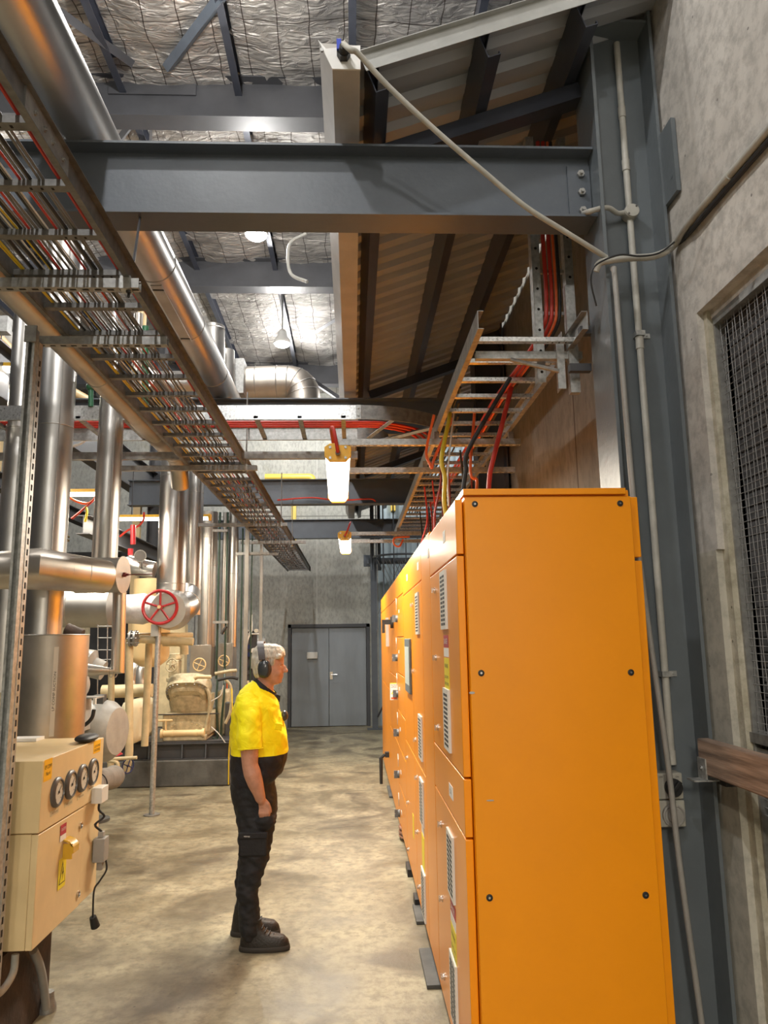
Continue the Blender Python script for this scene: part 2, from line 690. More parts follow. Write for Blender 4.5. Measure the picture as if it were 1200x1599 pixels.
def tag(o, label, cat, group=None, kind=None):
    o['label'] = label
    o['category'] = cat
    if group:
        o['group'] = group
    if kind:
        o['kind'] = kind
    return o


def thing(name, label, cat, loc=(0, 0, 0), group=None):
    o = bpy.data.objects.new(name, None)
    o.empty_display_size = 0.1
    col.objects.link(o)
    o.location = loc
    return tag(o, label, cat, group)


def struct(name, mb, m, label, cat, **k):
    o = mb.build(name, m, **k)
    return tag(o, label, cat, kind='structure')


def kids(o):
    return [c for c in o.children]


def dup(root, dv, label=None, group=None):
    def cp(o, par):
        c = o.copy()
        col.objects.link(c)
        c.parent = par
        for ch in list(o.children):
            cp(ch, c)
        return c
    c = cp(root, None)
    c.location = V(root.location) + V(dv)
    if label:
        c['label'] = label
    if group:
        c['group'] = group
    return c


def text(body, o, right, up, h, m, parent, name='lettering', width=None, off=0.0008):
    """flat lettering, centred on o, right/up give the sheet it lies on"""
    cu = bpy.data.curves.new(name, 'FONT')
    cu.body = body
    cu.align_x = 'CENTER'
    cu.align_y = 'CENTER'
    cu.size = 1
    cu.resolution_u = 3
    tmp = bpy.data.objects.new('t', cu)
    col.objects.link(tmp)
    dg = bpy.context.evaluated_depsgraph_get()
    dg.update()
    me = bpy.data.meshes.new_from_object(tmp.evaluated_get(dg))
    bpy.data.objects.remove(tmp)
    right, up = V(right).normalized(), V(up).normalized()
    nrm = right.cross(up)
    xs = [v.co.x for v in me.vertices] or [0]
    ys = [v.co.y for v in me.vertices] or [0]
    w0, h0 = max(xs) - min(xs), max(ys) - min(ys)
    cx, cy = (max(xs) + min(xs)) / 2, (max(ys) + min(ys)) / 2
    sy = h / h0
    sx = sy if width is None else width / w0
    wl = wloc(parent) if parent else V((0, 0, 0))
    for v in me.vertices:
        v.co = V(o) + right * ((v.co.x - cx) * sx) + up * ((v.co.y - cy) * sy) + nrm * off - wl
    me.materials.clear()
    me.materials.append(M[m])
    ob = bpy.data.objects.new(name, me)
    col.objects.link(ob)
    ob.parent = parent
    return ob


def ipoly(h, w, tf=0.012, tw=0.008):
    return [(-w / 2, 0), (w / 2, 0), (w / 2, tf), (tw / 2, tf), (tw / 2, h - tf), (w / 2, h - tf), (w / 2, h),
            (-w / 2, h), (-w / 2, h - tf), (-tw / 2, h - tf), (-tw / 2, tf), (-w / 2, tf)]


def cpoly(h, w, t=0.004, lip=0.012):
    return [(0, 0), (w, 0), (w, lip), (w - t, lip), (w - t, t), (t, t), (t, h - t), (w - t, h - t), (w - t, h - lip), (w, h - lip), (w, h), (0, h)]


def handwheel(mb, c, axis, R_, r, spokes=5, hub=0.02):
    u, v = frame(axis)
    c = V(c)
    mb.torus(c, axis, R_, r, 32, 8)
    for k in range(spokes):
        t = 2 * math.pi * (k + .25) / spokes
        mb.cyl(c, c + (u * math.cos(t) + v * math.sin(t)) * R_, r * 0.7, n=8)
    ax = V(axis).normalized()
    mb.cyl(c - ax * hub, c + ax * hub, hub * 0.9, n=12)


# ================================================================== THE ROOM
FW = 16.3           # far wall
RW = 1.56           # right wall face
struct('floor', MB().box((-9, -6, -0.1), (5, FW + .3, 0)), 'floor_concrete', 'stained buff concrete floor running down the aisle', 'floor')

w = MB()
OY0, OY1, OZ0, OZ1 = 0.2, 3.09, 0.02, 3.23
w.box((RW, -6, -.1), (RW + .18, OY0, 8))
w.box((RW, OY0, OZ1), (RW + .18, OY1, 8))
w.box((RW, OY1, 2.16), (RW + .18, 3.62, 8))
w.mi = 1
w.box((RW, OY1 + .02, -.1), (RW + .18, 3.62, 2.16))
w.mi = 2
w.box((RW + .03, OY1 - .03, -.1), (RW + .18, OY1 + .02, OZ1))
struct('wall_right', w, ['wall_concrete', 'wall_painted', 'wall_reveal'], 'pale cast concrete wall around the mesh covered louvre', 'wall')
struct('wall_behind', MB().box((-9, -6.2, -.1), (RW + .2, -6, 8)), 'wall_painted', 'painted wall behind the viewer', 'wall')
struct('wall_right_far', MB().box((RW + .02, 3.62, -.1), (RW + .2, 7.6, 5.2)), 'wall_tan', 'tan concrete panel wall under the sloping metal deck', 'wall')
w = MB()
w.box((-9, FW, -.1), (-1.40, FW + .2, 8)).box((.36, FW, -.1), (.56, FW + .2, 8)).box((-1.40, FW, 2.15), (.36, FW + .2, 8))
w.box((-1.40, FW + .15, -.1), (.36, FW + .2, 2.15))
struct('wall_far', w, 'far_concrete', 'grey green precast concrete wall at the end of the aisle', 'wall')
w = MB()
for i in range(26):
    x = .56 + i * .15
    w.prism([(0, 0), (.04, -.025), (.10, -.025), (.15, 0), (.15, .03), (0, .03)], (x, FW, -.1), (1, 0, 0), (0, 1, 0), (0, 0, 8.1))
struct('wall_far_right', w, 'cladding_blue', 'pale blue ribbed cladding beyond the caged ladder', 'wall')
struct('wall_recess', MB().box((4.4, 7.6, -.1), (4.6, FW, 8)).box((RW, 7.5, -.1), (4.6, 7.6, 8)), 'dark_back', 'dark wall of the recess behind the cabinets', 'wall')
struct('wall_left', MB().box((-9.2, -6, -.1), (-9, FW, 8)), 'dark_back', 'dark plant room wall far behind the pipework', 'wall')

# foil blanket roof lining, sagging on its netting
w = MB()
nx, ny = 150, 260
X0, X1, Y0, Y1 = -9.2, 4.6, -6.2, FW + .2
g = []
for j in range(ny + 1):
    row = []
    for i in range(nx + 1):
        x, y = X0 + (X1 - X0) * i / nx, Y0 + (Y1 - Y0) * j / ny
        sag = abs(math.sin(math.pi * (x) / 1.15)) * 0.05 + abs(math.sin(math.pi * y / 0.30)) * 0.015
        z = 7.42 - sag + 0.045 * noise.noise(V((x * 1.6, y * 2.6, 0))) + 0.02 * noise.noise(V((x * 6, y * 7, 3)))
        row.append(w.bm.verts.new((x, y, z)))
    g.append(row)
for j in range(ny):
    for i in range(nx):
        w.face((g[j][i], g[j][i + 1], g[j + 1][i + 1], g[j + 1][i]))
struct('ceiling', w, 'foil', 'silver foil insulation blanket held up by wire netting', 'ceiling', origin=(0, 0, 7.4), ang=80)

# ---- double door in the far wall
D = thing('door_1', 'grey painted steel double door in the far wall', 'door', (-.52, FW, 0))
D['kind'] = 'structure'
f = MB().box((-1.40, FW - .03, 0), (-1.33, FW + .1, 2.15)).box((.29, FW - .03, 0), (.36, FW + .1, 2.15)).box((-1.40, FW - .03, 2.08), (.36, FW + .1, 2.15))
f.build('door_frame', 'door_frame', D)
MB().box((-1.32, FW + .02, .012), (-.525, FW + .07, 2.07)).build('door_leaf', 'door_paint', D, bevel=.004)
MB().box((-.515, FW + .02, .012), (.28, FW + .07, 2.07)).build('door_leaf', 'door_paint', D, bevel=.004)
h = MB().box((-.50, FW + .0, .98), (-.44, FW + .02, 1.14)).cyl((-.47, FW + .02, 1.08), (-.47, FW - .05, 1.08), .012).cyl((-.48, FW - .05, 1.08), (-.34, FW - .05, 1.08), .011)
h.build('door_handle', 'chrome', D)
h = MB().box((-.99, FW - .06, 1.42), (-.76, FW + .02, 1.56))
h.build('door_closer', 'white_plastic', D, bevel=.01)

# ---- louvre opening with wire mesh (right wall)
Wn = thing('window_1', 'wire mesh covered louvre opening in the right concrete wall', 'window', (RW + .1, 1.6, 0))
Wn['kind'] = 'structure'
f = MB()
f.box((RW + .075, 3.06, OZ0), (RW + .13, OY1 + .0, OZ1 - .0)).box((RW + .05, OY0, 3.19), (RW + .13, 3.06, OZ1))
f.build('window_frame', 'wall_concrete', Wn)
f = MB().box((RW + .055, 3.045, OZ0), (RW + .10, 3.065, 3.19)).box((RW + .05, OY0, 3.155), (RW + .09, 3.05, 3.19))
f.box((RW + .045, OY0, 1.37), (RW + .10, 3.06, 1.41)).box((RW + .06, OY0, 1.29), (RW + .10, 3.05, 1.35))
f.build('window_trim', 'galv_dull', Wn)
g = MB()
y = .3
k = 0
while y < 3.05:
    g.tube([(RW + .075 + (.004 if (k + q) % 2 else -.004), y, OZ0 + q * .285) for q in range(12)], .0015, 4)
    y += .030
    k += 1
z = .04
while z < 3.17:
    g.tube([(RW + .075 + .004 * math.sin(q * 1.7 + z * 40), OY0 + q * .475, z + .003 * math.sin(q * 2.3 + z * 11)) for q in range(7)], .0015, 4)
    z += .030
g.build('wire_mesh', 'wire', Wn)
g = MB()
z = .05
while z < 3.15:
    g.box((RW + .112, OY0, z), (RW + .125, 3.04, z + .052))
    z += .06
g.box((RW + .12, OY0, 0), (RW + .15, 3.08, 3.2))
g.build('louvre_blades', 'louvre', Wn)

# ================================================================== STEEL FRAME
def beam(name, label, x0, x1, y, z0, h, w_, m='steel_paint', group=None, bolts=None, tf=.012):
    b = MB()
    b.prism(ipoly(h, w_, tf, .009), (x0, y, z0), (0, 1, 0), (0, 0, 1), (x1 - x0, 0, 0))
    t = thing(name, label, 'beam', ((x0 + x1) / 2, y, z0), group)
    b.build('girder', m, t)
    return t


LOWB = [(3.385, 3.832, 1.215), (7.25, 3.82, 1.56), (10.95, 3.80, 4.4), (14.7, 3.80, 4.4)]
LBL = ['deep grey steel I-beam crossing overhead in front, bolted to the right column',
       'grey I-beam behind the crossing cable ladder, second low beam from the front',
       'dark grey I-beam with a red cable on its flange, third low beam from the front',
       'dark grey I-beam nearest the far wall, lowest looking low beam']
lowbeams = []
for (y, z, x1), lb in zip(LOWB, LBL):
    lowbeams.append(beam('steel_beam', lb, {3.385: -8.9, 14.7: -3.9}.get(y, -3.3), x1, y, z, .378, .17))
t = lowbeams[0]
b = MB().box((1.10, 3.367, 3.86), (1.214, 3.38, 4.15)).build('cleat_plate', 'steel_paint', t)
for zz in (3.90, 4.00, 4.10):
    MB().hexnut((1.165, 3.367, zz), (0, -1, 0), .019, .016).build('bolt', 'bolt', t)
MB().box((1.05, 3.39, 3.845), (1.21, 3.40, 4.20)).build('web_stiffener', 'steel_paint', t)
for y, z0, zh in ((6.75, 6.93, .46), (10.35, 6.93, .46), (14.55, 6.93, .46)):
    t = beam('roof_rafter', {6.75: 'dark roof rafter nearest the viewer under the foil', 10.35: 'middle dark roof rafter under the foil lining',
                             14.55: 'farthest dark roof rafter under the foil lining'}[y], -9, 4.4, y, z0, zh, .22, 'steel_dark')
    if y < 7:
        p = P(235, 125, 6.6)
        MB().prism([(-.45, .30), (.42, .30), (.42, .50), (.30, .60), (-.30, .60), (-.45, .50)], (p.x, 6.725, z0), (1, 0, 0), (0, 0, 1), (0, .012, 0)).build('gusset_plate', 'steel_dark', t)
t = beam('roof_rafter', 'dark roof rafter crossing above and behind the viewer', -9, 4.4, 2.9, 6.93, .46, .22, 'steel_dark')

# roof purlins, along the building
pb = None
for i, x in enumerate((-6.9, -5.75, -4.6, -3.45, -2.30, -1.15, 0.0, 1.15, 2.3)):
    if pb is None:
        m = MB()
        m.prism(cpoly(.16, .07), (x, -6, 7.34 - .16 + .06), (1, 0, 0), (0, 0, 1), (0, FW + 6, 0))
        pb = m.build('roof_purlin', 'purlin')
        tag(pb, 'long dark C purlin under the foil roof lining', 'purlin', 'purlins under the foil roof')
    else:
        dup(pb, (x + 6.9, 0, 0))
# wind bracing and fly braces


def brace(a, b_, r, label, m='steel_dark', group=None):
    o = MB().tube([a, b_], r, 4).build('roof_brace', m)
    tag(o, label, 'brace', group)


brace(P(75, 5, 5.6), P(205, 98, 6.45), .05, 'slanting angle brace at upper left beside the big pipe')
brace(P(345, -5, 5.6), P(262, 105, 6.45), .055, 'pale slanting tube brace meeting the gusset plate of the front rafter', 'steel_paint')
brace(P(295, 175, 6.9), P(372, 222, 8.2), .05, 'slanting brace below the front rafter beside the gutter')
brace(P(178, 228, 7.6), P(222, 172, 6.9), .04, 'short slanting brace behind the big clad pipe')
brace(P(470, 532, 11.6), P(528, 497, 11.0), .035, 'thin slanting brace by the far high bay lamp')
brace(P(482, 590, 14.6), P(530, 622, 13.2), .05, 'slanting brace behind the clad elbow')
for px in (222, 236):
    o = MB().box(P(px - 3.5, 225, 7.4), P(px + 3.5, 168, 7.5)).build('roof_hanger', 'steel_dark')
    tag(o, 'short dark vertical hanger under the front rafter', 'hanger', 'pair of hangers under the front rafter')

# ---- right column
C = thing('steel_column', 'tall grey I-section steel column beside the concrete wall', 'column', (1.38, 3.38, 0))
MB().box((1.218, 3.25, 0), (1.234, 3.52, 4.95)).box((1.525, 3.25, 0), (1.541, 3.52, 4.95)).box((1.234, 3.385, 0), (1.525, 3.397, 4.95)).build('column_shaft', 'column_paint', C)
MB().box((1.12, 3.39, 4.78), (1.525, 3.41, 4.95)).box((1.234, 3.27, 4.90), (1.525, 3.40, 4.915)).build('cap_plate', 'column_paint', C)
MB().box((1.535, 3.12, 3.86), (1.556, 3.28, 4.24)).cyl((1.533, 3.16, 3.96), (1.536, 3.16, 3.96), .014).build('wall_plate', 'column_paint', C)
C2 = MB().prism(ipoly(.30, .26), (1.25, 7.25, 0), (0, 1, 0), (1, 0, 0), (0, 0, 5.0)).build('steel_column', 'steel_dark')
tag(C2, 'dark steel column at the end of the tan wall panels', 'column')
C3 = MB().prism(ipoly(.20, .20), (-3.40, 12.4, 0), (0, 1, 0), (1, 0, 0), (0, 0, 6.9)).build('steel_column', 'steel_dark')
tag(C3, 'dark steel column among the pipework behind the compressor', 'column')
# longitudinal platform beams on the left
for X, zb, zt, y0, y1, lb in ((-3.35, 4.09, 4.62, 4, 14.7, 'long dark platform girder high on the left'),
                              (-4.75, 3.86, 4.08, 4, 15, 'slim dark platform girder behind the left pipes'),
                              (-3.1, 3.05, 3.27, 8.6, 15, 'low dark channel girder behind the clad pipes')):
    o = MB().prism(ipoly(zt - zb, .16), (X, y0, zb), (1, 0, 0), (0, 0, 1), (0, y1 - y0, 0)).build('platform_beam', 'steel_dark')
    tag(o, lb, 'beam')
for k, dz in enumerate((0, .07)):
    o = MB().cyl((-5.3, 5, 3.78 - dz), (-5.3, 14, 3.78 - dz), .022).build('cream_service_pipe', 'cream')
    tag(o, ['upper', 'lower'][k] + ' of two thin cream pipes under the left girders', 'pipe')

# ---- metal roof deck of the right bay (rises to the wall) and its steel
SL = .365


def deckz(x):
    return 4.40 + SL * x


sl = V((1, 0, SL)).normalized()
upn = V((-SL, 0, 1)).normalized()
w = MB()
ln = (1.56 - .05) / sl.x
y = 3.0
pitch = .19
while y < 15.3:
    for q, (ya, za, yb, zb) in enumerate(((0, 0, .075, 0), (.075, 0, .10, .04), (.10, .04, .165, .04), (.165, .04, .19, 0))):
        a = V((.05, y + ya, deckz(.05) + za))
        c_ = V((.05, y + yb, deckz(.05) + zb))
        e = sl * ln
        w.quad(a, c_, c_ + e, a + e)
    y += pitch
o = w.build('roof_deck', 'deck', ang=10)
tag(o, 'ribbed metal roof deck sloping up to the right wall', 'roof', kind='structure')
w = MB()
w.prism([(-.004, -.085), (0, -.085), (0, .0), (-.03, .004), (-.03, 0), (-.004, 0)], V((.05, 2.99, deckz(.05) + .01)), (0, 1, 0), upn, sl * ln)
o = w.build('edge_flashing', 'flashing')
tag(o, 'light folded flashing along the near edge of the metal deck', 'flashing')
pz = None
for i, x in enumerate((.125, .655, 1.13)):
    m = MB().prism(cpoly(.15, .065, .005, .018), V((x, 3.05, deckz(x) - .165 + .01)), (sl.x, 0, sl.z), upn, (0, 12.2, 0))
    o = m.build('deck_purlin', 'purlin')
    tag(o, ['dark C purlin under the deck right beside the box gutter', 'middle dark C purlin under the metal deck',
            'dark C purlin under the deck nearest the right wall'][i], 'purlin')
for y, lb in ((3.42, 'sloping dark channel under the deck above the front beam'), (7.25, 'sloping dark channel under the deck above the second beam'),
              (10.95, 'sloping dark channel under the far part of the deck')):
    a = V((.20, y, deckz(.20) - .17 - .085))
    o = MB().prism([(0, 0), (.1, 0), (.1, .085), (0, .085)], a, (0, 1, 0), upn, sl * 1.10).build('deck_rafter', 'purlin')
    tag(o, lb, 'rafter')
o = MB().box((.046, 2.99, 4.385), (.0505, 15.2, 4.462)).build('light_stop_strip', 'gutter')  # added strip that keeps light from leaking past the deck edge
tag(o, 'thin strip added to stop light between the box duct and the metal deck', 'flashing')
# ---- box gutter / duct with end cap
G = thing('box_gutter', 'long pale ribbed metal box duct running overhead along the aisle', 'duct', (0, 9, 4.28))
w = MB()
w.prism([(-.072, 4.28), (.05, 4.28), (.05, 4.40), (-.13, 4.41)], (0, 2.90, 0), (1, 0, 0), (0, 0, 1), (0, 12.3, 0))
for x in (-.045, -.02, .005, .03):
    w.box((x - .0035, 2.90, 4.2765), (x + .0035, 15.2, 4.281))
w.build('duct_body', 'gutter', G)
w = MB().prism([(-.072, 4.275), (.052, 4.275), (.052, 4.395), (-.10, 4.375), (-.135, 4.42)], (0, 2.892, 0), (1, 0, 0), (0, 0, 1), (0, .008, 0))
w.build('end_cap', 'gutter_white', G)
for x in (-.118,):
    MB().cyl((x, 2.895, 4.365), (x, 2.885, 4.365), .008).build('screw', 'bolt', G)
w = MB()
gp = P(537, 88, 2.89)
w.hexnut(gp, (0, -1, 0), .030, .03)
w.cyl(gp - V((0, .03, 0)), gp - V((0, .06, 0)), .022, .018)
w.build('cable_gland', 'rubber', G)
MB().box(P(526, 76, 2.85), P(533, 63, 2.86)).build('blue_tag', 'blue', G)

# flexible grey conduit from the gland to the column
fc = [gp + V((.0, -.07, .0)), P(548, 78, 2.80), P(560, 84, 2.82), P(600, 128, 2.88), P(650, 176, 2.93), P(700, 221, 2.98), P(760, 272, 3.04), P(820, 322, 3.09),
      P(880, 360, 3.14), P(925, 388, 3.18), P(947, 402, 3.22)]
o = MB().tube(smooth_path(fc, 5), .0125, 10).build('flexible_conduit', 'conduit_grey')
tag(o, 'loose pale flexible conduit hanging from the duct end to the column', 'conduit')

# ---- conduits on the column and wall
t = thing('conduit', 'straight pale conduit up the column web, ending in the outlet box', 'conduit', (1.39, 3.34, 1.2))
top = P(967, 68, 3.36)
rj = P(985, 333, 3.35)
bot = P(1046, 1206, 3.345)
MB().tube([V((rj.x, 3.36, top.z)), V((rj.x + .0, 3.36, 1.245))], .0165, 12).build('tube_run', 'conduit_grey', t)
for yy in (95, 150, 520, 1190):
    p = PZ(0, 0, 1.801)
for z in (4.45, 4.15, 3.2, 1.27):
    MB().cyl((rj.x, 3.36, z - .03), (rj.x, 3.36, z + .03), .0195).build('coupling', 'conduit_grey', t)
for z in (3.245, 1.63):
    s = MB().box((rj.x - .022, 3.335, z - .012), (rj.x + .022, 3.384, z + .012)).box((rj.x + .02, 3.378, z - .012), (rj.x + .062, 3.384, z + .012)).hexnut((rj.x + .045, 3.378, z), (0, -1, 0), .006, .004)
    s.build('saddle_clip', 'galv', t)
t = thing('junction_box', 'round pale junction box on the column conduit', 'junction box', (rj.x, 3.35, rj.z))
MB().cyl((rj.x, 3.38, rj.z), (rj.x, 3.325, rj.z), .036, n=28).build('box_body', 'conduit_grey', t, bevel=.002)
MB().cyl((rj.x, 3.326, rj.z), (rj.x, 3.318, rj.z), .034, n=28).build('lid', 'conduit_grey', t, bevel=.001)
for dx, dz in ((.02, .02), (-.02, -.02)):
    MB().cyl((rj.x + dx, 3.319, rj.z + dz), (rj.x + dx, 3.316, rj.z + dz), .005).build('screw', 'gauge_rim', t)
a = [V((rj.x - .03, 3.345, rj.z)), P(965, 333, 3.33), P(952, 325, 3.30), P(940, 325, 3.28), P(922, 330, 3.27), P(912, 333, 3.34)]
o = MB().tube(smooth_path(a, 5), .0125, 10).build('flexible_conduit', 'conduit_grey')
tag(o, 'short bent pale conduit from the round junction box onto the beam', 'conduit')

# conduit sweeping along the wall then across the column
wp = [PX(1290, 95, RW - .03), PX(1200, 203, RW - .03), PX(1120, 297, RW - .03), PX(1078, 347, RW - .035), P(1055, 380, 3.19), P(1040, 393, 3.19), P(1018, 401, 3.195), P(985, 403, 3.20), P(950, 407, 3.21), P(936, 412, 3.22), P(931, 424, 3.235)]
t = thing('bent_conduit', 'pale conduit climbing the concrete wall and bending across the column', 'conduit', wp[3])
MB().tube(smooth_path(wp, 6), .0165, 12).build('tube_run', 'conduit_grey', t)
for px, py in ((1137, 278), (1082, 343)):
    p = PX(px, py, RW - .03)
    d = (wp[2] - wp[1]).normalized()
    MB().cyl(p - d * .02, p + d * .02, .0195).build('coupling', 'conduit_grey', t)
o = MB().tube(smooth_path([p + V((.012, .0, -.028)) for p in wp[:4]] + [P(1058, 384, 3.24)], 6), .012, 8).build('cable', 'rubber')
tag(o, 'dark cable tucked under the conduit on the concrete wall', 'cable')
o = MB().tube(smooth_path([P(1055, 377, 3.17), P(1030, 395, 3.165), P(1000, 400, 3.165), P(968, 398, 3.165), P(935, 411, 3.17), P(925, 425, 3.18), P(924, 445, 3.2), P(932, 478, 3.23)], 6), .0045, 6).build('cable', 'rubber')
tag(o, 'thin black cable looping over the bent conduit by the column', 'cable')
lean = [P(952, 418, 3.225), P(956, 440, 3.21), P(972, 620, 3.20), P(1000, 880, 3.20), P(1042, 1180, 3.205), P(1062, 1350, 3.21), P(1096, 1595, 3.22), P(1112, 1720, 3.22)]
lean = [V((max(p.x, 1.245), p.y, p.z)) for p in lean]
o = MB().tube(smooth_path(lean, 4), .0125, 10).build('leaning_conduit', 'grey_plastic')
tag(o, 'thin grey flexible conduit leaning down in front of the column and outlet', 'conduit')

# industrial outlet on the column
oc = P(1050, 1250, 3.30)
t = thing('power_outlet', 'grey industrial switched socket outlet on the column', 'outlet', (oc.x, 3.34, oc.z - .12))
zt, zb = P(1048, 1207, 3.31).z, P(1052, 1292, 3.31).z
zm = (zt + zb) / 2
x0, x1 = oc.x - .058, oc.x + .058
MB().box((x0, 3.31, zm + .002), (x1, 3.385, zt)).build('switch_housing', 'outlet_grey', t, bevel=.006)
MB().box((x0 + .002, 3.31, zb), (x1 + .002, 3.385, zm - .002)).build('socket_housing', 'outlet_grey', t, bevel=.006)
k = MB()
kc = V((oc.x + .012, 3.31, zm + .052))
k.cyl(kc, kc - V((0, .018, 0)), .038, n=28)
k.box(kc + V((-.036, -.036, -.008)), kc + V((.036, -.016, .008)), Matrix.Rotation(R(-50), 3, 'Y'))
k.build('rotary_switch', 'black', t, bevel=.002)
kc = V((oc.x + .004, 3.31, zm - .062))
MB().lathe(kc, (0, -1, 0), [(0, .048), (.014, .048), (.016, .042), (.011, .038), (.011, .03), (.018, .028), (.019, .001)], 32).build('socket_cover', 'grey_plastic', t)
MB().box(kc + V((-.012, -.02, .038)), kc + V((.014, 0, .056))).build('cover_latch', 'outlet_grey', t)
MB().box((oc.x - .012, 3.308, zt - .022), (oc.x + .008, 3.311, zt - .012)).build('label_plate', 'paper', t)
text('ON', (oc.x + .034, 3.309, zt - .016), (1, 0, 0), (0, 0, 1), .007, 'ink', t)
text('OFF', (oc.x - .038, 3.309, zt - .016), (1, 0, 0), (0, 0, 1), .007, 'ink', t)

# timber rail on the wall, with its bracket
t = thing('timber_rail', 'weathered timber rail standing off the right wall on a steel bracket', 'rail', (1.44, 2.2, 1.24))
MB().box((1.435, 0.0, 1.235), (1.485, 3.17, 1.375)).build('plank', 'timber', t, bevel=.006)
MB().box((1.43, 3.10, 1.215), (1.436, 3.17, 1.30)).box((1.38, 3.10, 1.212), (1.545, 3.17, 1.218)).build('angle_bracket', 'galv', t)
MB().hexnut((1.43, 3.135, 1.26), (-1, 0, 0), .010, .004).build('bolt', 'bolt', t)
MB().box((1.485, 3.05, 1.20), (1.56, 3.12, 1.235)).build('packer', 'rubber', t)


# ================================================================== CABLE TRAYS
TZ = 3.27          # rung level of the left tray
TL, TR = -1.36, -.915


def strut(a, b_, side=.041, slots=True, m='galv', up=(0, 0, 1)):
    """slotted channel as one mesh between a and b"""
    a, b_ = V(a), V(b_)
    d = (b_ - a)
    L_ = d.length
    d.normalize()
    upv = V(up)
    sd = d.cross(upv).normalized()
    s = side
    q = MB()
    t_ = .0035
    q.prism([(-s / 2, 0), (s / 2, 0), (s / 2, s), (s * .22, s), (s * .22, s - t_), (s / 2 - t_, s - t_), (s / 2 - t_, t_), (-s / 2 + t_, t_),
             (-s / 2 + t_, s - t_), (-s * .22, s - t_), (-s * .22, s), (-s / 2, s)], a, sd, upv, d * L_)
    if slots:
        q.mi = 1
        n = int(L_ / .05)
        for i in range(n):
            c = a + d * (.03 + i * .05)
            q.prism([(-.0065, -.0006), (.0065, -.0006), (.0065, .001), (-.0065, .001)], c, sd, upv, d * .026)
    return q


def ladder_tray(prefix, T, x0, x1, y0, y1, z, step=.30, rail_h=.10, mrail='galv_dull', mrung='galv', first=None, rail_out=.02):
    """cable ladder along y; side rails then one mesh per rung"""
    for s, x in ((-1, x0), (1, x1)):
        m = MB()
        m.prism([(0, 0), (s * -rail_out, 0), (s * -rail_out, .003), (s * -.003, .003), (s * -.003, rail_h - .003), (s * -rail_out, rail_h - .003), (s * -rail_out, rail_h), (0, rail_h)],
                (x, y0, z - .012), (1, 0, 0), (0, 0, 1), (0, y1 - y0, 0))
        m.build('side_rail', mrail, T)
    y = first if first is not None else y0 + .1
    proto = None
    while y < y1 - .02:
        if proto is None:
            m = MB().box((x0 + .003, y - .018, z), (x1 - .003, y + .018, z + .024))
            for k in range(3):
                m.mi = 1
                m.box((x1 - .06 - k * .035, y - .006, z - .0008), (x1 - .052 - k * .035, y + .006, z + .001))
                m.mi = 0
            proto = m.build('rung', [mrung, 'dark_gap'], T)
            py0 = y
        else:
            c = proto.copy()
            col.objects.link(c)
            c.parent = T
            c.location = V(proto.location) + V((0, y - py0, 0))
        y += step


T1 = thing('cable_ladder', 'long galvanised cable ladder overhead left, running to the far wall', 'cable ladder', (-1.1, 8, TZ))
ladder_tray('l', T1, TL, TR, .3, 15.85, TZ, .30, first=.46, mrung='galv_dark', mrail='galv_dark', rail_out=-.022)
sp = MB().box((TR, 1.90, TZ + .0), (TR + .006, 2.22, TZ + .085))
sp.build('splice_plate', 'galv_dull', T1)
for yy in (1.96, 2.03, 2.09, 2.17):
    MB().hexnut((TR + .006, yy, TZ + .045), (1, 0, 0), .008, .005).build('bolt', 'bolt', T1)

# cables lying on the left tray
specs = ([('yellow_cable', .007, 'yellow cable in the left overhead ladder', 'yellow cables in the left ladder')] * 3
         + [('rubber', .011, 'black cable in the left overhead ladder', 'black cables in the left ladder')] * 5
         + [('red_cable', .008, 'red cable among the grey ones in the left overhead ladder', 'red cables in the left ladder')] * 2
         + [('grey_cable', .008, 'grey cable in the left overhead ladder', 'grey cables in the left ladder')] * 10
         + [('white_cable', .005, 'thin white cable in the left overhead ladder', 'white cables in the left ladder')] * 2)
order = [0, 1, 10, 3, 11, 4, 20, 2, 5, 12, 8, 13, 14, 6, 15, 21, 9, 16, 17, 7, 18, 19]
x = TL + .03
for n_, k in enumerate(order):
    mt, r, lb, gr = specs[k]
    r *= .62
    x += r + .0050
    pts = []
    ph = random.random() * 6
    for q in range(40):
        yy = .2 + q * .395
        pts.append((x + .008 * math.sin(yy * 1.3 + ph) + .003 * math.sin(yy * 3.1 + ph * 2), yy, TZ + .018 + r + .004 * abs(math.sin(yy * 10.47 / 2 + 1))))
    x += r
    o = MB().tube(pts, r, 6).build('cable', mt)
    tag(o, lb, 'cable', gr)
o = MB().tube([(TR - .03 + .004 * math.sin(q), .2 + q * .395, TZ + .03) for q in range(40)], .006, 6).build('cable', 'red_cable')
tag(o, 'single red cable along the right rail of the left ladder', 'cable')

# trapeze struts and rods under the left tray


def trapeze(px0, px1, py, zs, label, slots=True, rodx=None, ext=None):
    a = PZ(px0, py, zs)
    y = PZ((px0 + px1) / 2, py, zs).y
    x0_, x1_ = a.x, PZ(px1, py, zs).x
    t = thing('trapeze_strut', label, 'bracket', ((x0_ + x1_) / 2, y, zs))
    strut((x0_, y, zs + .0), (x1_, y, zs + .0), .041, slots).build('channel', ['galv_dull', 'dark_gap'], t)
    for rx in (rodx or ()):
        MB().cyl((rx, y, zs - .03), (P(218, 366, 3.36).x, 3.36, 3.845) if y < 4 else (rx, y, 3.9), .006, n=8).hexnut((rx, y, zs - .012), (0, 0, 1), .011, .01).build('threaded_rod', 'steel_dark' if y < 4 else 'galv_dull', t)
        MB().box((rx - .03, y - .025, zs - .004), (rx + .012, y + .025, zs + .05)).build('channel_bracket', 'galv', t)
    return t, y


